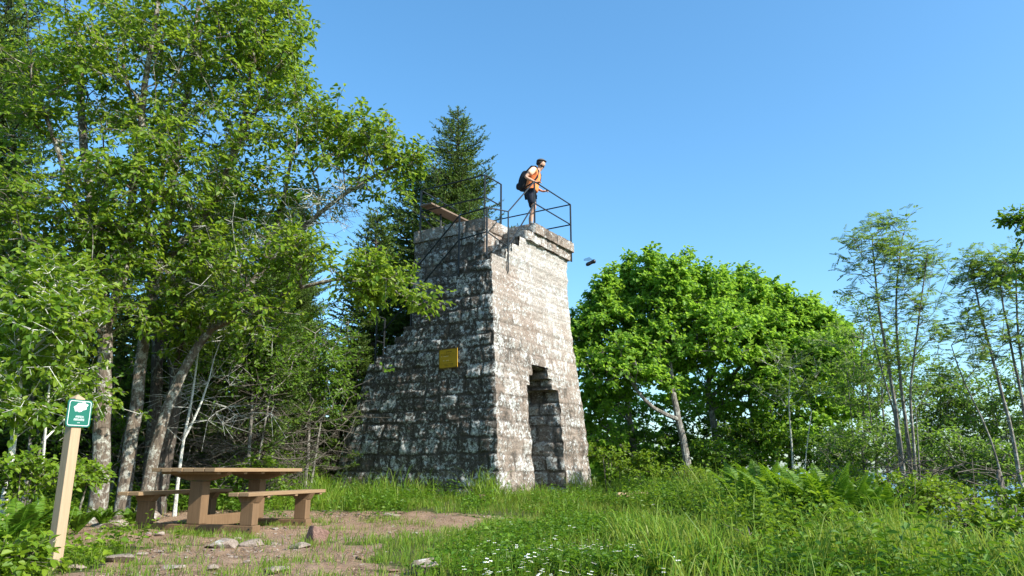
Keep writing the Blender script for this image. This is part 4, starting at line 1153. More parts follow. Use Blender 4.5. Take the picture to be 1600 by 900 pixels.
# ------------------------------------------------------------------ picnic table
TB = R(75)
el = np.array([math.cos(TB), math.sin(TB), 0]); ee = np.array([-math.sin(TB), math.cos(TB), 0])
Nc = np.array([-3.6, 9.2, 0]); Lt, Wt = 2.02, 0.93
tc = Nc+el*Lt/2+ee*Wt/2; gz = -0.755
pt = empty('picnic_table', (tc[0], tc[1], gz), TB, label='brown chunky wooden picnic table with two attached benches standing on bare soil', cat='picnic table')
rt = random.Random(3)
def planks(name, x0, x1, y0, y1, z0, z1, n, mat):
    m = MB(); w = (y1-y0)/n
    for k in range(n):
        m.box(((x0+x1)/2+rt.uniform(-.006, .006), y0+w*(k+.5), (z0+z1)/2+rt.uniform(-.002, .002)), (x1-x0, w-0.009, z1-z0))
    return bevel(m.build(name, mat, pt), 0.005)
planks('tabletop', -Lt/2, Lt/2, -Wt/2, Wt/2, 0.738, 0.785, 6, M['table_top'])
for nm, (y0, y1, x0, x1, n) in {'r': (-Wt/2-0.425, -Wt/2-0.135, -Lt/2+0.10, Lt/2-0.05, 2), 'l': (Wt/2+0.15, Wt/2+0.47, -Lt/2+0.02, Lt/2-0.1, 2)}.items():
    planks('seat', x0, x1, y0, y1, 0.448, 0.492, n, M['table_top'])
def wood_box(name, c, size, mat='table_leg', bw=0.008):
    m = MB(); m.box(c, size); return bevel(m.build(name, M[mat], pt), bw)
for x in (-Lt/2+0.36, Lt/2-0.42):
    wood_box('base_beam', (x, 0.0, 0.02), (0.16, 1.72, 0.16))
    wood_box('leg', (x, 0, 0.365), (0.15, 0.19, 0.52))                       # centre pillar
    m = MB()                                                                   # bracket under the top, bevelled towards its ends
    P = [(-.42, .735), (.42, .735), (.40, .70), (.15, .63), (-.15, .63), (-.40, .70)]
    V = [(x+sx*0.05, y, z) for sx in (-1, 1) for y, z in P]
    m.add(V, [[[0, 1, 2, 3, 4, 5]], [[11, 10, 9, 8, 7, 6]], [[i, i+6, (i+1) % 6+6, (i+1) % 6] for i in range(6)]])
    m.build('bracket', M['table_leg'], pt)
    for yy in (-Wt/2-0.28, Wt/2+0.31):
        wood_box('leg', (x, yy, 0.235), (0.13, 0.175, 0.27))
        m = MB()
        V = [(x+sx*0.06, yy+a, z) for sx in (-1, 1) for a, z in ((-.15, .446), (.15, .446), (.10, .37), (-.10, .37))]
        m.add(V, [[[0, 1, 2, 3]], [[7, 6, 5, 4]], [[i, i+4, (i+1) % 4+4, (i+1) % 4] for i in range(4)]])
        m.build('bracket', M['table_leg'], pt)
for x in (-0.85, -0.3, 0.1, 0.55, 0.92):
    wood_box('batten', (x, 0, 0.722), (0.07, Wt-0.12, 0.028), 'table_top', 0.004)
wood_box('stretcher', (-0.03, 0, 0.13), (1.06, 0.10, 0.14))
for yy in (-Wt/2-0.28, Wt/2+0.31):
    for x in (-0.45, 0.2, 0.85): wood_box('batten', (x, yy, 0.434), (0.06, 0.26, 0.024), 'table_top', 0.004)
m = MB()
for x in (-Lt/2+0.36, Lt/2-0.42):
    for yy in (-Wt/2-0.28, 0, Wt/2+0.31):
        for dy in (-0.06, 0.06):
            m = MB(); m.tube([(x-0.078 if yy == 0 else x-0.081, yy+dy, 0.06), (x-0.087 if yy == 0 else x-0.088, yy+dy, 0.06)], 0.011, 8); m.build('bolt', M['iron'], pt)

# ------------------------------------------------------------------ trail sign on its post
sx, sy = -3.52, 6.0
sz = float(H(sx, sy))
sp = empty('trail_sign', (sx, sy, sz), R(-25.6), label='fresh yellow wooden post with a small green white-edged trail sign at its top', cat='sign')
m = MB(); a = 0.041; hp = 0.60-sz
V = [(-a, -a, -.25), (a, -a, -.25), (a, a, -.25), (-a, a, -.25), (-a, -a, hp-.035), (a, -a, hp-.035), (a, a, hp-.035), (-a, a, hp-.035), (0, 0, hp)]
m.add(V, [[[0, 1, 5, 4], [1, 2, 6, 5], [2, 3, 7, 6], [3, 0, 4, 7]], [[4, 5, 8], [5, 6, 8], [6, 7, 8], [7, 4, 8]]])
bevel(m.build('post', M['post'], sp), 0.004)
def rounded(w, h, r, n=5):
    P = []
    for cx, cy, a0 in ((w-r, h-r, 0), (-w+r, h-r, 90), (-w+r, -h+r, 180), (w-r, -h+r, 270)):
        for k in range(n+1):
            q = R(a0+90*k/n); P.append((cx+r*math.cos(q), cy+r*math.sin(q)))
    return P
pz = hp-0.155
def plate(name, P, x0, x1, mat, parent=sp):
    m = MB(); n = len(P)
    V = [(x0, y, pz+z) for y, z in P]+[(x1, y, pz+z) for y, z in P]
    m.add(V, [[list(range(n))[::-1]], [list(range(n, 2*n))], [[i, (i+1) % n, (i+1) % n+n, i+n] for i in range(n)]])
    return m.build(name, mat, parent)
pl = plate('sign_plate', rounded(0.102, 0.108, 0.024), 0.043, 0.052, M['sign_green'])
m = MB(); A = rounded(0.092, 0.098, 0.018); B = rounded(0.0875, 0.0935, 0.015); n = len(A)
m.add([(0.0525, y, pz+z) for y, z in A+B], [[[i, (i+1) % n, (i+1) % n+n, i+n] for i in range(n)]])
m.build('border', M['sign_white'], pl)
# the white tree-like emblem with its ragged outline
rb = random.Random(12); P = []
for k in range(40):
    q = 2*math.pi*k/40; rr_ = (1+0.10*math.sin(7*q)+rb.uniform(-.05, .05))
    P.append((0.006+0.056*math.cos(q)*rr_, 0.050+0.036*math.sin(q)*rr_+0.012*math.cos(q)))
m = MB(); m.add([(0.0527, y, pz+z) for y, z in P], [[list(range(40))]]); m.build('emblem', M['sign_white'], pl)
m = MB()
def glyphs(y0, y1, z, h, seed):
    r = random.Random(seed); y = y0
    while y < y1-0.004:
        w = r.uniform(0.006, 0.010); s = 0.004
        k = r.randrange(4)
        def q(ya, za, yb, zb): m.add([(0.0527, ya+s*za/h, pz+z+za), (0.0527, yb+s*za/h, pz+z+za), (0.0527, yb+s*zb/h, pz+z+zb), (0.0527, ya+s*zb/h, pz+z+zb)], [[[0, 1, 2, 3]]])
        q(y, 0, y+0.0028, h)
        if k in (0, 2): q(y+w-0.0028, 0, y+w, h)
        if k in (0, 1): q(y, h-0.0028, y+w, h)
        if k in (1, 3, 2): q(y, h*0.42, y+w, h*0.42+0.0026)
        if k in (1, 3): q(y, 0, y+w, 0.0026)
        y += w+0.0035
glyphs(-0.030, 0.040, -0.034, 0.015, 5); glyphs(-0.042, 0.044, -0.058, 0.017, 6); glyphs(-0.008, 0.008, -0.077, 0.006, 9)
m.build('lettering', M['sign_white'], pl)

# ------------------------------------------------------------------ stones and log
def rock(label, px, py, Y, w, d, h, mat, seed, name='rock', rz=0.0, sink=0.2, group=None, tilt=0.0):
    rng = np.random.default_rng(seed)
    c = at(px, py, Y); gz_ = float(H(c[0], Y))
    import bmesh
    bm = bmesh.new(); bmesh.ops.create_icosphere(bm, subdivisions=4, radius=1)
    V = np.array([v.co[:] for v in bm.verts]); 
    planes = nrm(rng.normal(0, 1, (16, 3))); dd = rng.uniform(0.48, 0.86, 16)
    for p_, q in zip(planes, dd):
        e = V@p_; V = V-np.outer(np.maximum(e-q, 0), p_)*0.97
    V += nrm(V)*(0.05*(fbm(V[:, 0]*3+V[:, 2]*2, V[:, 1]*3+seed, seed, 4)-0.5))[:, None]
    V *= np.array([w, d, h])/1.65
    for v, q in zip(bm.verts, V): v.co = q
    me = bpy.data.meshes.new(name); bm.to_mesh(me); bm.free(); me.materials.append(mat)
    for p_ in me.polygons: p_.use_smooth = False
    o = bpy.data.objects.new(name, me); COL.objects.link(o)
    o.location = (c[0], Y, gz_+h*(0.5-sink)); o.rotation_euler = (0, tilt, rz)
    return tag(o, label, 'rock', group)
rock('reddish angular rock lying on the soil in front of the right bench', 496, 850, 8.1, 0.27, 0.24, 0.21, M['rock_red'], 1, sink=0.12, rz=0.6)
rock('rounded grey rock half sunk at the bottom edge beside the white flowers', 668, 888, 5.8, 0.22, 0.22, 0.17, M['rock_grey'], 2, sink=0.2)
rock('pink boulder poking out of the bank at the bottom right', 1425, 882, 6.8, 0.32, 0.3, 0.16, M['rock_pink'], 3, sink=0.15, rz=0.4)
rock('small orange stone upright in the grass at the foot of the tower corner', 753, 776, 14.3, 0.16, 0.12, 0.24, M['rock_red'], 4, sink=0.15, tilt=0.3)
SGp = 'flat stones bedded in the trodden soil'
for k, (lab, px, py, Y, w, d, h) in enumerate([
        ('flat pale stone in the soil in front of the table, darker at its left end', 345, 856, 7.7, 0.34, 0.30, 0.13),
        ('low flat stone right of the pale one in front of the table', 398, 853, 7.9, 0.30, 0.22, 0.09),
        ('low grey stone beside the reddish angular rock', 470, 856, 7.7, 0.24, 0.20, 0.09),
        ('flat grey stone in a grass tuft right of the sign post', 188, 872, 6.7, 0.26, 0.24, 0.10),
        ('pinkish flat stone close to the foot of the sign post', 118, 880, 6.2, 0.17, 0.13, 0.06),
        ('flat slab sunk in the earth left of the left bench', 178, 812, 10.6, 0.62, 0.4, 0.14),
        ('brown flat stone behind the left bench leg', 232, 795, 11.5, 0.4, 0.3, 0.22),
        ('small flat stone beyond the right bench towards the tower', 610, 800, 12.0, 0.28, 0.2, 0.08),
        ('thin flat stone at the bottom of the worn ground', 430, 892, 5.9, 0.22, 0.16, 0.05),
        ('small stone between two grass tufts in the foreground', 270, 893, 6.0, 0.20, 0.15, 0.06)]):
    rock(lab, px, py, Y, w, d, h, M['rock_grey'], 20+k, name='flat_stone', rz=k*0.9, sink=0.33, group=SGp)
r2 = np.random.default_rng(5)
for k in range(46):
    y = r2.uniform(5.6, 11.5); x = r2.uniform(-5.2, -0.9)
    if float(bare_mask(np.array([x]), np.array([y]))[0]) < 0.5: continue
    s_ = r2.uniform(0.025, 0.08)
    c = np.array([x, y, float(H(x, y))]); D_ = y*CP+c[2]*SP
    o = rock('small loose pebble on the trodden soil near the picnic table', 800+F*x/D_, 450-F*(c[2]*CP-y*SP)/D_, y, s_*1.4, s_*1.1, s_*0.7, M['rock_grey'] if k % 3 else M['rock_red'], 100+k, name='pebble', rz=k, group='loose pebbles on the soil')
    o['category'] = 'pebble'

def branch(label, pts, r0, r1, mat, name='fallen_branch', group=None, twigs=0, seed=0, cat='branch'):
    rng = np.random.default_rng(seed)
    P = np.array([at(*p) for p in pts]); n = 14
    s = np.linspace(0, len(P)-1, n); Q = np.stack([np.interp(s, range(len(P)), P[:, k]) for k in range(3)], 1)
    Q[1:-1] += rng.normal(0, 0.012, (n-2, 3))
    o_ = Q[0].copy(); m = MB(); m.tube(Q, np.linspace(r0, r1, n), 8)
    for k in range(twigs):
        i = rng.integers(2, n-1); d = nrm(rng.normal(0, 1, 3)+UP*0.4); L = rng.uniform(0.2, 0.6)
        m.tube([Q[i], Q[i]+d*L*0.5+rng.normal(0, .02, 3), Q[i]+d*L], [0.008, 0.006, 0.003], 4)
    ob = m.build(name, M[mat], None, True, o_); ob.location = o_
    return tag(ob, label, cat, group)
gl = lambda px, Y, dz=0.03: (px, 450-F*((float(H((px-800)/F*(Y*CP), Y))+dz)*CP-Y*SP)/(Y*CP+(float(H((px-800)/F*(Y*CP), Y))+dz)*SP), Y)
branch('short pale debarked log lying in the grass right of the tower doorway', [gl(964, 15.6, 0.16), gl(985, 15.7, 0.18), gl(1012, 15.9, 0.17)], 0.055, 0.045, 'log', 'log', cat='log')
branch('orange-brown stick lying beyond the pale log', [gl(1005, 16.2, 0.17), gl(1042, 16.4, 0.15)], 0.03, 0.02, 'log', 'log', cat='log')
BRG = 'grey fallen branches on the right bank'
for k, (lab, pts, r0, tw) in enumerate([
        ('long grey fallen branch slanting down the bank below the brambles', [(1368, 786, 9.4), (1420, 805, 9.2), (1475, 825, 9.0)], 0.03, 3),
        ('darker thick branch end below the slanting grey branch', [(1450, 812, 9.3), (1490, 830, 9.0), (1510, 836, 8.9)], 0.045, 2),
        ('thin pale stick leaning upright in the ferns', [(1350, 805, 8.0), (1358, 835, 7.6), (1382, 872, 7.2)], 0.012, 1),
        ('curled grey branch rising from the brush in front of the fanning rowan', [(1492, 810, 9.6), (1502, 780, 9.6), (1530, 778, 9.7), (1520, 800, 9.7)], 0.022, 5),
        ('low grey branch at the far right bank', [(1560, 870, 7.2), (1592, 840, 7.2), (1585, 790, 7.4)], 0.02, 3),
        ('dark broken stem standing left of the fanning rowan', [(1552, 830, 10), (1565, 770, 10.2), (1560, 735, 10.3)], 0.06, 3),
        ('short dead stick stuck in the foreground herbs', [(1140, 890, 6.4), (1160, 850, 6.5), (1175, 832, 6.6)], 0.008, 2)]):
    branch(lab, pts, r0, r0*0.4, 'dead', group=BRG, twigs=tw, seed=k)
r3 = np.random.default_rng(8)
def tangle(name, label, boxes, n, mat, seed, r=0.008, L=(0.3, 0.9)):
    rng = np.random.default_rng(seed); m = MB()
    for (px0, px1, py0, py1, Y0, Y1, w) in boxes:
        k = int(n*w)
        q = [at(rng.uniform(px0, px1), rng.uniform(py0, py1), rng.uniform(Y0, Y1)) for _ in range(k)]
        A = np.array(q); d = nrm(rng.normal(0, 1, (k, 3))*np.array([1.3, 0.8, 0.5])+np.array([0.0, 0, 0.15])); l = rng.uniform(*L, k)[:, None]
        mid = A+d*l*0.5+rng.normal(0, 0.05, (k, 3)); B = mid+nrm(d+rng.normal(0, 0.3, (k, 3)))*l*0.5
        rr__ = r*rng.uniform(0.4, 1.3, k)
        frustums(m, A, mid, rr__, rr__*0.8, 4); frustums(m, mid, B, rr__*0.8, rr__*0.4, 4)
        t_ = rng.random((k*2, 1)); i = rng.integers(0, k, k*2); S = mid[i]*(1-t_)+B[i]*t_
        frustums(m, S, S+rng.normal(0, 0.13, S.shape), rr__[i]*0.4, 0.0015, 3)
    o = m.build(name, M[mat], None)
    return tag(o, label, 'brushwood', kind='stuff')
tangle('brushwood', 'tangle of dead grey twigs on the brow under the rowans', [(1310, 1480, 715, 790, 12, 14.5, 1.0), (1440, 1620, 730, 820, 11, 13.5, 1.0), (1500, 1620, 790, 860, 8.5, 10.5, 0.3), (1280, 1420, 745, 795, 10, 12, 0.2)], 70, 'dead', 3, 0.009)
tangle('brushwood', 'tangle of thin bare grey stems behind the picnic table', [(270, 440, 590, 740, 13, 14.5, 1.0), (420, 540, 640, 740, 14.5, 16, 0.6), (170, 300, 680, 770, 12.8, 14, 0.25)], 170, 'dead', 4, 0.008, (0.4, 1.1))

# ------------------------------------------------------------------ the hiker
def skinned(name, verts, edges, radii, mat, parent, sub=2, xs=None):
    me = bpy.data.meshes.new(name); me.from_pydata([tuple(v) for v in verts], edges, []); me.update()
    o = bpy.data.objects.new(name+'_tmp', me); COL.objects.link(o)
    sk_ = o.modifiers.new('skin', 'SKIN'); 
    for i, r_ in enumerate(radii):
        d = me.skin_vertices[0].data[i]; d.radius = (r_, r_) if not isinstance(r_, tuple) else r_
    me.skin_vertices[0].data[0].use_root = True
    sk_.use_smooth_shade = True
    sb = o.modifiers.new('sub', 'SUBSURF'); sb.levels = sub; sb.render_levels = sub
    dg = bpy.context.evaluated_depsgraph_get(); dg.update()
    nm = bpy.data.meshes.new_from_object(o.evaluated_get(dg)); nm.name = name
    bpy.data.objects.remove(o)
    nm.materials.clear(); nm.materials.append(mat)
    ob = bpy.data.objects.new(name, nm); COL.objects.link(ob); ob.parent = parent
    for p_ in nm.polygons: p_.use_smooth = True
    return ob
M['skin'] = plain('warm_skin', (0.50, 0.29, 0.20), 0.55, 0, 0.05, 12, 0.3, 0.02)  # one even skin colour
M['shirt'] = plain('orange_shirt', (0.85, 0.26, 0.09), 0.85, 0, 0.08, 9, 0.2, 0.2)
M['shirt_sunlit'] = plain('sunlit_orange_sleeve', (0.86, 0.52, 0.36), 0.85, 0, 0.08, 9, 0.2, 0.2)  # strong sun painted in: the shirt's orange bleached for the sleeves
M['shorts'] = plain('navy_shorts', (0.018, 0.022, 0.035), 0.8, 0, 0.2, 14, 0.2, 0.2)
M['black_fabric'] = plain('black_backpack_fabric', (0.012, 0.012, 0.014), 0.7, 0, 0.3, 25, 0.3, 0.3)
M['grey_strap'] = plain('grey_strap', (0.20, 0.20, 0.21), 0.7, 0, 0.1, 25, 0.3, 0.1)
M['hair'] = plain('dark_hair', (0.02, 0.014, 0.010), 0.7, 0, 0.3, 60, 0.3, 0.4)
M['cap'] = plain('dark_grey_cap_fabric', (0.09, 0.08, 0.075), 0.85, 0, 0.15, 30, 0.2, 0.2)
M['shoe'] = plain('dark_shoe', (0.05, 0.045, 0.04), 0.7, 0, 0.2, 20, 0.3, 0.1)
M['sock'] = plain('grey_sock', (0.25, 0.25, 0.25), 0.9, 0, 0.1, 20, 0.1, 0.1)
M['eye'] = plain('dark_eye', (0.03, 0.02, 0.015), 0.2, 0, 0.0, 20, 0.5, 0.0)
hp_ = TW(2.12, 0.22, ZP)
man = empty('person', hp_, R(-14), label='man in orange shirt, navy shorts and black backpack leaning on the tower-top rail, looking right', cat='person')
man.scale = (1.06, 1.06, 1.06)
# local frame: x forward, y to his left, z up
bv = [(0.00, 0, 0.97), (0.02, 0, 1.10), (0.07, 0, 1.27), (0.12, 0, 1.43), (0.18, 0, 1.51), (0.235, 0, 1.57),   # 0..5 pelvis, waist, chest, shoulders, neck, jaw base
      (0.262, 0, 1.625), (0.262, 0, 1.69), (0.255, 0, 1.745)]                                                       # 6..8 head
br = [0.12, 0.11, 0.12, (0.10, 0.15), 0.055, 0.062, (0.088, 0.076), (0.095, 0.080), (0.065, 0.055)]
be = [(0, 1), (1, 2), (2, 3), (3, 4), (4, 5), (5, 6), (6, 7), (7, 8)]
def chain(start, pts, rads):
    prev = start
    for p_, r_ in zip(pts, rads):
        bv.append(p_); br.append(r_); be.append((prev, len(bv)-1)); prev = len(bv)-1
    return prev
for s in (-1, 1):
    kx = 0.05 if s < 0 else -0.02
    chain(0, [(0.0, 0.10*s, 0.90), (kx*0.6+0.03, 0.105*s, 0.70), (kx+0.05, 0.105*s, 0.51), (kx-0.02, 0.11*s, 0.34), (kx-0.02, 0.11*s, 0.10), (kx+0.03, 0.12*s, 0.045), (kx+0.14, 0.135*s, 0.03)],
          [0.088, 0.078, 0.056, 0.055, 0.036, 0.040, 0.032])
    e = (-0.07, 0.30*s, 1.23) if s < 0 else (0.02, 0.29*s, 1.19)
    wr = (0.17, 0.255*s, 1.09) if s < 0 else (0.24, 0.20*s, 1.03)
    w_ = chain(3, [(0.11, 0.17*s, 1.45), (0.05, 0.225*s, 1.37), e, ((e[0]+wr[0])/2, (e[1]+wr[1])/2, (e[2]+wr[2])/2+0.0), wr, (wr[0]+0.06, wr[1], wr[2]-0.005)], [0.062, 0.053, 0.043, 0.038, 0.026, 0.030])
    q = bv[w_]
    for fi in range(4):      # fingers curl over the rail
        yy = q[1]+(-0.027+0.018*fi); ln = (0.9, 1.05, 1.0, 0.8)[fi]
        chain(w_, [(q[0]+0.035, yy, q[2]+0.006), (q[0]+0.035+0.030*ln, yy, q[2]-0.004), (q[0]+0.04+0.040*ln, yy, q[2]-0.034)], [0.0095, 0.0085, 0.007])
    chain(w_, [(q[0]-0.005, q[1]-0.034*s, q[2]-0.008), (q[0]+0.025, q[1]-0.046*s, q[2]-0.026)], [0.011, 0.009])
chain(6, [(0.355, 0, 1.62)], [0.014])                       # nose
for s in (-1, 1): chain(6, [(0.25, 0.084*s, 1.62)], [0.016])   # ears
chain(5, [(0.312, 0, 1.565)], [0.034])                       # chin
skinned('body', bv, be, br, M['skin'], man)
skinned('shirt', [(0.00, 0, 0.93), (0.01, 0, 1.02), (0.035, 0, 1.14), (0.075, 0, 1.28), (0.12, 0, 1.42), (0.155, 0, 1.50),
                  (0.115, -0.175, 1.45), (0.045, -0.235, 1.36), (-0.005, -0.262, 1.30), (0.115, 0.175, 1.45), (0.05, 0.235, 1.36), (0.035, 0.262, 1.29)],
        [(0, 1), (1, 2), (2, 3), (3, 4), (4, 5), (4, 6), (6, 7), (7, 8), (4, 9), (9, 10), (10, 11)],
        [0.185, 0.180, 0.172, 0.180, (0.13, 0.165), 0.07, 0.076, 0.072, 0.068, 0.076, 0.072, 0.068], M['shirt'], man)
for s_ in (-1, 1):
    skinned('sunlit_sleeve', [(0.115, 0.150*s_, 1.462), (0.108, 0.185*s_, 1.445), (0.047 if s_ < 0 else 0.052, 0.238*s_, 1.362), (0.005 if s_ < 0 else 0.04, 0.262*s_, 1.30)], [(0, 1), (1, 2), (2, 3)], [0.078, 0.084, 0.080, 0.078], M['shirt_sunlit'], man)  # shells added over the shirt's own sleeves to carry the painted sunlit tone
skinned('shorts', [(0, 0, 0.985), (0.0, -0.095, 0.88), (0.035, -0.11, 0.73), (0.065, -0.11, 0.56), (0.0, 0.095, 0.88), (0.01, 0.11, 0.73), (0.02, 0.11, 0.56)],
        [(0, 1), (1, 2), (2, 3), (0, 4), (4, 5), (5, 6)], [0.15, 0.118, 0.108, 0.098, 0.118, 0.108, 0.098], M['shorts'], man)
for s, kx in ((-1, 0.05), (1, -0.02)):
    skinned('shoe', [(kx-0.05, 0.11*s, 0.05), (kx+0.03, 0.12*s, 0.055), (kx+0.12, 0.132*s, 0.042), (kx+0.18, 0.14*s, 0.035)], [(0, 1), (1, 2), (2, 3)], [0.048, 0.052, 0.045, 0.033], M['shoe'], man)
    skinned('sock', [(kx-0.02, 0.11*s, 0.09), (kx-0.02, 0.11*s, 0.19)], [(0, 1)], [0.045, 0.046], M['sock'], man)
# cap, hair and beard
def dome(name, c, rx, ry, rz, zmin, mat, tilt=0.0, zmax=9, seg=20):
    m = MB(); lat = np.linspace(math.asin(max(-1, zmin)), math.pi/2 if zmax > 1 else math.asin(zmax), 9); lon = np.arange(seg)*2*math.pi/seg
    la, lo = np.meshgrid(lat, lon, indexing='ij')
    V = np.stack([rx*np.cos(la)*np.cos(lo), ry*np.cos(la)*np.sin(lo), rz*np.sin(la)], -1).reshape(-1, 3)
    ct, st_ = math.cos(tilt), math.sin(tilt); V = V@np.array([[ct, 0, -st_], [0, 1, 0], [st_, 0, ct]])
    i = np.arange(8)[:, None]*seg; j = np.arange(seg)[None]; k = (j+1) % seg
    m.add(V+np.array(c), [np.stack([i+j, i+k, i+seg+k, i+seg+j], -1).reshape(-1, 4)])
    o = m.build(name, mat, man, True); s_ = o.modifiers.new('thick', 'SOLIDIFY'); s_.thickness = 0.006; return o
dome('hair', (0.240, 0, 1.665), 0.108, 0.094, 0.106, -0.62, M['hair'], 0.62)
dome('cap', (0.252, 0, 1.715), 0.114, 0.098, 0.070, 0.05, M['cap'], 0.10)
m = MB(); m.add([(0.345+0.042*math.sin(q), 0.07*math.cos(q), 1.712-0.012*math.sin(q)) for q in np.linspace(0, math.pi, 13)]+[(0.315, 0.078*math.cos(q), 1.718) for q in np.linspace(0, math.pi, 13)],
                [[[i, i+1, i+14, i+13] for i in range(12)]])
o = m.build('cap_peak', M['cap'], man, True); o.modifiers.new('thick', 'SOLIDIFY').thickness = 0.006
skinned('beard', [(0.305, 0, 1.558), (0.330, 0, 1.578), (0.285, -0.052, 1.585), (0.285, 0.052, 1.585), (0.265, -0.068, 1.62), (0.265, 0.068, 1.62)], [(0, 1), (0, 2), (0, 3), (2, 4), (3, 5)], [0.054, 0.036, 0.042, 0.042, 0.026, 0.026], M['hair'], man)
for s in (-1, 1):
    m = MB(); m.tube([(0.335, 0.032*s, 1.652), (0.352, 0.032*s, 1.652)], [0.012, 0.006], 8); m.build('eye', M['eye'], man, True)
# backpack
pk_ = empty('backpack', (0, 0, 0), label='plump black backpack worn by the man on the tower', cat='backpack')
pk_.matrix_world = Matrix.Translation(Vector(hp_)) @ Matrix.Rotation(R(-14), 4, 'Z') @ Matrix.Scale(1.06, 4)
def pk_skin(name, v, e, r, mat): return skinned(name, v, e, r, mat, pk_)
pk_skin('bag', [(-0.17, 0, 0.98), (-0.19, 0, 1.12), (-0.16, 0, 1.28), (-0.11, 0, 1.42), (-0.07, 0, 1.50)], [(0, 1), (1, 2), (2, 3), (3, 4)], [(0.10, 0.13), (0.135, 0.155), (0.135, 0.155), (0.115, 0.14), (0.07, 0.11)], M['black_fabric'])
pk_skin('pocket', [(-0.27, 0, 1.03), (-0.29, 0, 1.13), (-0.27, 0, 1.22)], [(0, 1), (1, 2)], [(0.06, 0.09), (0.06, 0.10), (0.05, 0.08)], M['black_fabric'])
for s in (-1, 1):
    m = MB(); m.tube([(-0.08, 0.10*s, 1.46), (0.04, 0.115*s, 1.57), (0.15, 0.12*s, 1.55), (0.215, 0.125*s, 1.42), (0.19, 0.15*s, 1.26), (0.08, 0.17*s, 1.12), (-0.12, 0.13*s, 1.03)], 0.021, 8)
    m.build('strap', M['black_fabric'], pk_, True)
m = MB(); m.tube([(-0.30, -0.13, 1.14), (-0.335, 0, 1.165), (-0.30, 0.13, 1.14)], 0.010, 6); m.build('reflective_strip', M['grey_strap'], pk_, True)

# the flying insect
M['insect'] = plain('dark_insect', (0.015, 0.012, 0.012), 0.4, 0, 0.3, 400, 0.5, 0.1)
t = NT('insect_wing'); q = t.n('ShaderNodeBsdfPrincipled'); q.inputs['Base Color'].default_value = (0.05, 0.05, 0.07, 1); q.inputs['Roughness'].default_value = 0.3; q.inputs['Alpha'].default_value = 0.45
M['wing'] = t.done(q.outputs[0])
ip = at(923, 411, 0.85)
ins = empty('flying_insect', ip, R(-20), label='tiny dark insect flying in the air right of the tower top', cat='insect')
ins.rotation_euler = (0, R(-18), R(-15)); ins.scale = (1.35, 1.35, 1.35)
skinned('body', [(-0.0050, 0, -0.0004), (-0.0022, 0, 0), (0.0008, 0, 0.0003), (0.0032, 0, 0.0004), (0.0050, 0, 0)], [(0, 1), (1, 2), (2, 3), (3, 4)], [0.0012, 0.0022, 0.0014, 0.0024, 0.0015], M['insect'], ins)
for s in (-1, 1):
    m = MB(); m.add([(0.003, 0.0008*s, 0.002), (0.001, 0.006*s, 0.0038), (-0.004, 0.0075*s, 0.0036), (-0.005, 0.004*s, 0.003), (-0.001, 0.001*s, 0.0021)], [[[0, 1, 2, 3, 4]]]); m.build('wing', M['wing'], ins)

# ------------------------------------------------------------------ ferns
def fern_mesh(rng, n_fronds, h, upright=0.8):
    m = MB()
    for k in range(n_fronds):
        a = k*6.283/n_fronds+rng.uniform(-.3, .3); L = h*rng.uniform(0.75, 1.15); lean = rng.uniform(0.25, 0.9)*(1.2-upright*0.6)
        s = np.linspace(0, 1, 30)
        rad = L*(s*0.35+s**2.2*lean*0.75); z = L*(s*(1.0)-0.42*lean*s**2.5)
        P = np.stack([math.cos(a)*rad, math.sin(a)*rad, z], 1)
        m.tube(P[::4], np.linspace(0.005, 0.0015, len(P[::4])), 4, cap=False)
        T = nrm(np.gradient(P, axis=0)); S = np.array([-math.sin(a), math.cos(a), 0])
        N = nrm(np.cross(S, T)); N *= np.sign(N[:, 2:3]+1e-6)
        pr = np.sin(np.clip((s-0.12)/0.88, 0, 1)**0.75*math.pi)*0.98+0.04
        for sd in (-1, 1):
            i = np.arange(5, 30); 
            D = nrm(S*sd+T[i]*0.35+rng.normal(0, .06, (len(i), 3)))
            l = L*0.20*pr[i]*rng.uniform(0.9, 1.1, len(i))+0.008
            leaves(m, P[i], D, N[i]+rng.normal(0, .12, (len(i), 3)), l, l*0.17+0.008, fold=0.15, curl=0.1)
            j = np.arange(5, 29)   # a second set between the first gives the full lacy outline
            Pm = (P[j]+P[j+1])/2; l2 = L*0.19*pr[j]+0.006
            leaves(m, Pm, nrm(S*sd+T[j]*0.45), N[j]+rng.normal(0, .15, (len(j), 3)), l2, l2*0.16+0.007, fold=0.15, curl=0.12)
    return m
protos = []
for k, (n, h, u) in enumerate([(9, 0.75, 0.9), (11, 0.62, 0.6), (8, 0.85, 1.0)]):
    protos.append(fern_mesh(np.random.default_rng(200+k), n, h, u))
fern_src = [p.build('fern', M['fern']) for p in protos]
FG = 'ferns around the clearing'
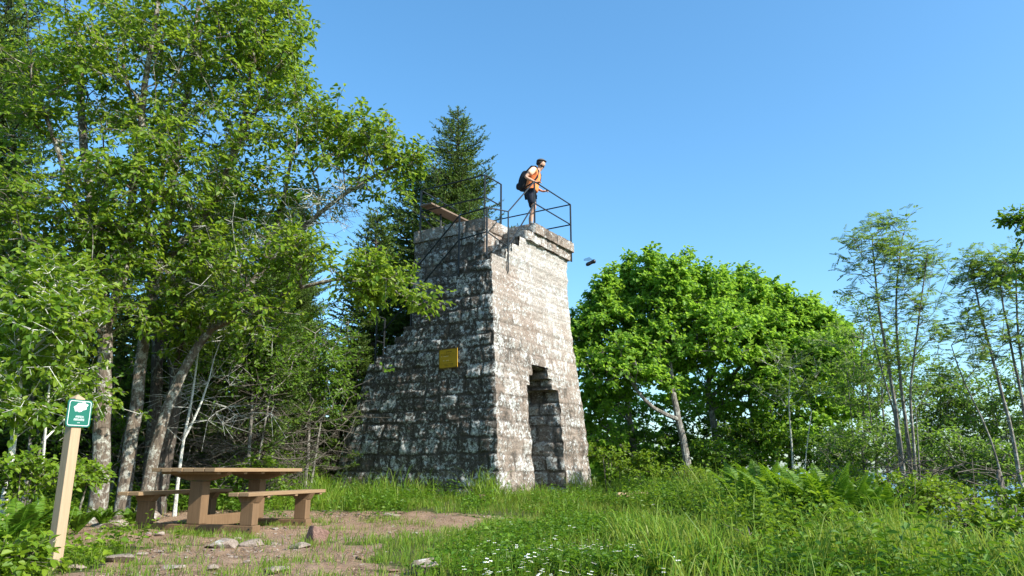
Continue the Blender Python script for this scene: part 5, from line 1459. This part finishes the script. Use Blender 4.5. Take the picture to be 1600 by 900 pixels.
FE = [(22, 9.0-1.6, 1.0, 1, 'tall fern at the left picture edge'), (62, 8.6, 0.75, 1, 'fern left of the sign post under the bush'), (118, 8.8, 0.62, 1, 'fern right behind the lower sign post'),
      (160, 10.4, 0.55, 1, 'spreading fern between the sign post and the left bench'), (205, 11.0, 0.5, 1, 'low fern at the foot of the second pale trunk'), (-10, 6.6, 0.8, 1, 'fern at the lower left corner'),
      (1175, 10.2, 1.25, 0, 'tall upright fern standing alone left of the right-hand fern bed'), (1200, 10.6, 1.1, 2, 'upright fern just behind the lone tall one'),
      (1250, 8.6, 1.15, 2, 'bright fern at the left end of the fern bed'), (1282, 8.4, 1.35, 0, 'tallest fern of the fern bed'), (1310, 8.2, 1.15, 2, 'dense fern in the middle of the fern bed'),
      (1338, 8.8, 1.2, 0, 'fern behind the middle of the fern bed'), (1365, 7.9, 1.0, 2, 'fern beside the leaning pale stick'), (1398, 8.0, 0.95, 0, 'small fern at the right end of the fern bed'),
      (1222, 7.7, 0.85, 1, 'low arching fern in front of the fern bed'), (1440, 8.4, 0.55, 1, 'fern on the bank below the brambles'), (1275, 10.4, 0.7, 1, 'fern peeping over the fern bed from behind'),
      (1120, 12.6, 0.55, 1, 'fern in the grass towards the maples')]
used = set()
for k, (px, Y, s, w, lab) in enumerate(FE):
    o = fern_src[w] if w not in used else fern_src[w].copy()
    if w in used: COL.objects.link(o)
    used.add(w)
    x = (px-800)/F*(Y*CP-0.18); o.location = (x, Y, float(H(x, Y))-0.02); s *= 0.88 if px > 1200 else 1.0; o.scale = (s, s, s*1.05); o.rotation_euler = (0, 0, k*2.1)
    tag(o, lab, 'fern', FG)

# ------------------------------------------------------------------ ground cover
rg = np.random.default_rng(77)
def scatter(n, x0, x1, y0, y1, dens, wedge=True):
    x = rg.uniform(x0, x1, n); y = y0+(y1-y0)*rg.random(n)**1.25
    if wedge:
        k = np.abs(x) < 0.78*y+1.2; x = x[k]; y = y[k]
    d = dens(x, y); k = rg.random(len(x)) < d
    x = x[k]; y = y[k]
    return np.stack([x, y, H(x, y)], 1)
def foot_free(P, m=0.0):
    """leave out what would grow inside the tower"""
    r_ = P-TL; u = r_@EU; v = r_@EV
    return ~((u > -0.26+m) & (u < 3.9-m) & (v > -0.36+m) & (v < 4.2-m))
def wall_dist(P):
    r_ = P-TL; u = r_@EU; v = r_@EV
    du = np.maximum(np.maximum(-0.28-u, u-3.95), 0); dv = np.maximum(np.maximum(-0.4-v, v-4.3), 0)
    return np.hypot(du, dv)
def door_gap(P):
    r_ = P-TL; u = r_@EU; v = r_@EV
    return smooth(0.5, 0.9, np.abs(u-1.9))+smooth(-0.9, -1.6, v)
M_b = lambda x, y: bare_mask(x, y)

# short turf with seed heads in patches
P = scatter(330000, -14, 14, 3.2, 20, lambda x, y: (1-0.985*smooth(0.25, 0.6, M_b(x, y)))*(0.35+0.65*smooth(0.35, 0.6, fbm(x*1.2, y*1.2, 41, 3))))
P = P[foot_free(P)]
h = (0.05+0.10*fbm(P[:, 0]*1.1, P[:, 1]*1.1, 42, 3))*rg.uniform(0.5, 1.5, len(P))
h *= 1+0.5*smooth(11, 14, P[:, 1])
m = MB(); blades(m, P, h, np.clip(0.0035+0.0005*P[:, 1], 0.004, 0.011)*rg.uniform(.7, 1.3, len(P)), rg, 0.7, 2)
# sparse tufts on the soil
for _ in range(95):
    y = rg.uniform(5.4, 11.5); x = rg.uniform(-5.4, -0.8); n = int(rg.uniform(25, 120)); r_ = rg.uniform(0.04, 0.17)
    q = np.stack([x+rg.normal(0, r_, n), y+rg.normal(0, r_*0.8, n), np.zeros(n)], 1); q[:, 2] = H(q[:, 0], q[:, 1])
    blades(m, q, rg.uniform(0.03, 0.11, n)*(0.7+r_*3), np.full(n, 0.006), rg, 0.8, 2)
tag(m.build('grass', M['grass']), 'short green turf around the worn soil', 'grass', kind='stuff')

# tall grass: along the tower foot, behind the table, on the right
def tall(x, y):
    P = np.stack([x, y, 0*x], 1); wd = wall_dist(P); dg = np.clip(door_gap(P), 0, 1)
    a = smooth(1.3, 0.3, wd)*dg*(0.12+0.88*smooth(0.36, 0.56, fbm(x*2.0, y*2.0, 58, 3)))
    a = np.maximum(a, 0.75*smooth(1.4, 3.0, x)*smooth(0.48, 0.62, fbm(x*0.8, y*0.8, 51, 3)))
    a = np.maximum(a, 0.45*smooth(-0.2, 1.2, x)*smooth(0.52, 0.62, fbm(x*1.1, y*1.1, 52, 3)))
    a = np.maximum(a, smooth(11.2, 12.0, y)*smooth(-1.6, -3.0, x)*0.5)
    fb = smooth(1.0, 0.4, np.hypot((x-3.4)/1.2, (y-8.5)/1.1))      # the fern bed shades the grass out
    return a*(1-smooth(0.2, 0.5, M_b(x, y)))*(1-0.8*fb)
P = scatter(230000, -12, 13, 3.6, 19, tall); P = P[foot_free(P)]
wd = wall_dist(P)
h = (0.22+0.25*fbm(P[:, 0]*0.9, P[:, 1]*0.9, 53, 3))*rg.uniform(0.5, 1.3, len(P))*np.where(P[:, 0] > 1.5, 0.95, 0.9)*(1-0.6*smooth(0.9, 0.4, np.abs((P-TL)@EU-1.9))*smooth(-3.0, -2.2, (P-TL)@EV))
h = np.where((P[:, 0] < 1.2) & (P[:, 1] < 13), h*0.62, h)
h = np.where((P[:, 1] < 7.5) & (P[:, 0] > 0), h*0.75, h)
h = h*(0.55+0.8*smooth(0.35, 0.65, fbm(P[:, 0]*1.3, P[:, 1]*1.3, 59, 3)))
h = np.where(wd < 1.1, h*0.95, h)*(0.45+1.0*smooth(0.3, 0.7, fbm(P[:, 0]*2.2, P[:, 1]*2.2, 57, 3)))
m = MB(); blades(m, P, h, np.clip(0.004+0.0005*P[:, 1], 0.005, 0.012)*rg.uniform(.7, 1.4, len(P)), rg, 0.75, 3)
tag(m.build('tall_grass', M['tallgrass']), 'long bright grass along the tower foot and over the right side', 'grass', kind='stuff')

# broad strap-like leaves in the right foreground
P = scatter(9000, 1.0, 4.5, 4.6, 8.0, lambda x, y: smooth(0.48, 0.6, fbm(x*1.6, y*1.6, 61, 3)))
m = MB(); blades(m, P, rg.uniform(0.22, 0.42, len(P)), rg.uniform(0.009, 0.017, len(P)), rg, 0.8, 3)
tag(m.build('sedge', M['tallgrass']), 'broad-bladed sedge clumps in the right foreground', 'sedge', kind='stuff')

# leafy herbs: nettles, cress and bramble shoots
def herbs(name, label, n, x0, x1, y0, y1, dens, hr, leaf, lw, lv, mat):
    P = scatter(n, x0, x1, y0, y1, dens); P = P[foot_free(P, -0.1)]
    k = len(P); hh = rg.uniform(*hr, k)*(0.5+0.9*fbm(P[:, 0]*1.3, P[:, 1]*1.3, 71, 3))
    ld = rg.normal(0, 0.25, (k, 3)); ld[:, 2] = 0; B = P+(UP+ld)*hh[:, None]
    m = MB(); frustums(m, P, B, 0.003, 0.0015, 3)
    t_ = np.tile(np.linspace(0.3, 1.0, lv), k)[:, None]
    Q = np.repeat(P, lv, 0)*(1-t_)+np.repeat(B, lv, 0)*t_
    a = rg.uniform(0, 6.283, len(Q)); D = nrm(np.stack([np.cos(a), np.sin(a), rg.uniform(-0.35, 0.35, len(Q))], 1))
    s_ = rg.uniform(0.5, 1.2, len(Q))
    leaves(m, Q+D*0.01, D, nrm(UP+rg.normal(0, 0.35, D.shape)), leaf*s_, lw*s_)
    return tag(m.build(name, mat), label, 'herbs', kind='stuff')
herbs('undergrowth', 'mixed broad-leaved herbs covering the right foreground', 30000, -1.2, 7.5, 3.6, 12,
      lambda x, y: 0.9*smooth(-0.9, 0.2, x-0.25*np.maximum(y-7, 0))*smooth(0.36, 0.52, fbm(x*1.0+3, y*1.0, 72, 3))*(1-M_b(x, y)), (0.05, 0.19), 0.048, 0.033, 5, M['herb'])
herbs('undergrowth', 'low leafy ground cover under the trees at the left', 13000, -12, -3.2, 4.2, 13.5,
      lambda x, y: (1-smooth(0.15, 0.45, M_b(x, y)))*0.9, (0.08, 0.34), 0.06, 0.045, 6, M['leaf_bush'])
herbs('undergrowth', 'rough green cover on the right bank and brow', 26000, 2.5, 16, 7.5, 22,
      lambda x, y: 0.9*smooth(0.3, 0.5, fbm(x*0.7, y*0.7, 73, 3)), (0.15, 0.5), 0.08, 0.055, 7, M['leaf_dark'])
herbs('undergrowth', 'shaded green cover on the forest floor behind the table and tower', 13000, -16, 2, 12.5, 24,
      lambda x, y: 0.8*np.maximum(smooth(-3.6, -5.0, x), smooth(18.5, 19.5, y)), (0.12, 0.5), 0.09, 0.06, 6, M['leaf_dark'])

herbs('tall_weeds', 'taller uneven weeds standing above the grass at the right', 2400, 0.6, 8, 4.6, 14,
      lambda x, y: 0.9*smooth(1.2, 2.4, x-0.05*(y-6))*smooth(0.42, 0.6, fbm(x*0.9, y*0.9, 75, 3)), (0.28, 0.62), 0.075, 0.038, 9, M['herb'])
herbs('tall_weeds', 'young bramble and willowherb shoots spread round the ferns', 1700, 2.0, 9, 6.5, 13,
      lambda x, y: 0.9*smooth(0.4, 0.55, fbm(x*1.1, y*0.9, 76, 3)), (0.35, 0.8), 0.07, 0.045, 9, M['leaf_bush'])

herbs('undergrowth', 'leafy weeds mixed into the grass in front of the tower', 9000, -4.5, 5, 11.5, 16,
      lambda x, y: 0.8*smooth(0.44, 0.58, fbm(x*1.5, y*1.5, 78, 3))*(1-M_b(x, y)), (0.10, 0.36), 0.06, 0.04, 6, M['herb'])

# far wooded slope below the brow, one mass seen only through gaps
P = np.stack([rg.uniform(-60, 90, 9000), rg.uniform(30, 110, 9000)], 1); P = np.column_stack([P, H(P[:, 0], P[:, 1])])
P = P[np.abs(P[:, 0]) < P[:, 1]*1.0+5]
k = len(P); hh = np.minimum(rg.uniform(3.5, 8.5, k), np.maximum(0.05*P[:, 1]-P[:, 2], 1.5))
m = MB(); frustums(m, P, P+UP*hh[:, None], 0.10, 0.03, 4)
J = 46; c = np.repeat(P+UP*(hh*0.62)[:, None], J, 0)+np.clip(rg.normal(0, 1, (k*J, 3)), -1.9, 1.9)*np.array([1.2, 1.2, 1.0])
leaves(m, c, nrm(rg.normal(0, 1, c.shape)), nrm(UP+rg.normal(0, .6, c.shape)), rg.uniform(0.35, 0.8, len(c)), rg.uniform(0.25, 0.5, len(c)))
tag(m.build('distant_forest', M['leaf_dark']), 'dense woodland on the slope falling away beyond the clearing', 'woodland', kind='stuff')

# ------------------------------------------------------------------ white flowers
def flower_mesh(seed, hh, heads, sz):
    r = np.random.default_rng(seed); root = MB(); pet = MB(); eye = MB()
    for k in range(heads):
        a = r.uniform(0, 6.28); rr_ = r.uniform(0.0, 0.035) if heads > 1 else 0
        tip_ = np.array([math.cos(a)*rr_, math.sin(a)*rr_, hh+r.uniform(-.02, .02)])
        root.tube([(0, 0, -.02), (tip_[0]*0.3, tip_[1]*0.3, hh*0.6), tip_], [0.0022, 0.0018, 0.0012], 4)
        n = 5; q = np.arange(n)*2*math.pi/n+r.uniform(0, 1)
        D = np.stack([np.cos(q), np.sin(q), np.full(n, 0.25)], 1)
        leaves(pet, np.repeat(tip_[None], n, 0), D, np.tile(UP, (n, 1)), sz, sz*0.75, fold=0.05, curl=0.1)
        eye.tube([tip_-UP*0.001, tip_+UP*0.003], [sz*0.28, sz*0.2], 6)
    q = r.uniform(0, 6.28, 5); Pq = np.stack([0*q, 0*q, r.uniform(.1, .6, 5)*hh], 1)
    leaves(root, Pq, np.stack([np.cos(q), np.sin(q), 0*q+.2], 1), np.tile(UP, (5, 1)), 0.035, 0.018)
    return root, pet, eye
fl = []
for k in range(4):
    st_, pe, ey = flower_mesh(300+k, 0.13+0.025*k, [3, 4, 2, 3][k], 0.0115)
    e = empty('wildflower', (0, 0, 0)); st_.build('stem', M['herb'], e); pe.build('petals', M['white_petal'], e); ey.build('flower_centre', M['flower_eye'], e); fl.append(e)
spots = []
for n, x0, x1, y0, y1, lab, grp in ((58, 0.05, 0.95, 4.7, 6.3, 'small white five-petalled flower in the patch at the bottom centre right of the grey rock', 'white flowers in the foreground herbs'),
                                    (16, -0.35, 0.15, 4.8, 5.8, 'small white five-petalled flower in the patch at the bottom centre right of the grey rock', 'white flowers in the foreground herbs'),
                                    (34, -4.15, -3.45, 4.9, 5.7, 'small white flower in the patch left of the sign post foot', 'white flowers beside the sign post'),
                                    (22, 2.2, 4.2, 9.0, 13.0, 'small white flower scattered in the tall grass left of the fern bed', 'white flowers scattered in the tall grass')):
    for _ in range(n): spots.append((rg.normal((x0+x1)/2, (x1-x0)/3.2), rg.uniform(y0, y1), lab, grp))
for k, (x, y, lab, grp) in enumerate(spots):
    e = fl[k] if k < 4 else copy_tree(fl[k % 4])
    e.location = (float(x), float(y), float(H(x, y))); s = float(rg.uniform(0.8, 1.35)); e.scale = (s, s, s*float(rg.uniform(0.85, 1.3))*(1.9 if x < -2 else 1)); e.rotation_euler = (float(rg.normal(0, .12)), float(rg.normal(0, .12)), float(rg.uniform(0, 6)))
    tag(e, lab, 'flower', grp)

# ------------------------------------------------------------------ litter and gravel on the trodden soil
M['litter'] = leaf_mat('dry_leaf', [(0.13, 0.08, 0.045), (0.24, 0.155, 0.09), (0.36, 0.27, 0.18)], 0.1, 0.8)
P = scatter(26000, -7, 0.5, 4.6, 13.5, lambda x, y: M_b(x, y)*smooth(0.38, 0.6, fbm(x*1.4, y*1.4, 81, 3))); P[:, 2] += 0.008
a = rg.uniform(0, 6.283, len(P)); m = MB()
leaves(m, P, np.stack([np.cos(a), np.sin(a), rg.uniform(-.2, .3, len(P))], 1), nrm(UP+rg.normal(0, 0.3, (len(P), 3))), rg.uniform(0.012, 0.035, len(P)), rg.uniform(0.006, 0.018, len(P)))
tag(m.build('leaf_litter', M['litter']), 'dry leaf scraps and chips on the soil', 'litter', kind='stuff')
P = scatter(9000, -7, 0.5, 4.6, 13.0, lambda x, y: M_b(x, y)*smooth(0.40, 0.62, fbm(x*1.1+9, y*1.1, 82, 3)))
k = len(P); s_ = rg.uniform(0.006, 0.024, k)*rg.uniform(0.5, 1, k)
O = np.array([[1, 0, 0], [0, 1, 0], [-1, 0, 0], [0, -1, 0], [.6, .6, .6], [-.6, .6, .55], [-.6, -.6, .5], [.6, -.6, .62]])
V = P[:, None]+(O[None]*rg.uniform(0.6, 1.3, (k, 8, 1)))*s_[:, None, None]*np.array([1.2, 1, 0.9])
i = np.arange(k)[:, None]*8; m = MB()
m.add(V.reshape(-1, 3), [np.concatenate([i+[f] for f in ([0, 4, 7, 0], )][:0]+[i+[[4, 5, 6, 7]]], 0), np.concatenate([i+[f] for f in ([0, 1, 4], [1, 5, 4], [1, 2, 5], [2, 6, 5], [2, 3, 6], [3, 7, 6], [3, 0, 7], [0, 4, 7])], 0)])
tag(m.build('gravel', M['rock_grey']), 'fine gravel and grit on the soil', 'gravel', kind='stuff')
# dry roots and sticks on the soil
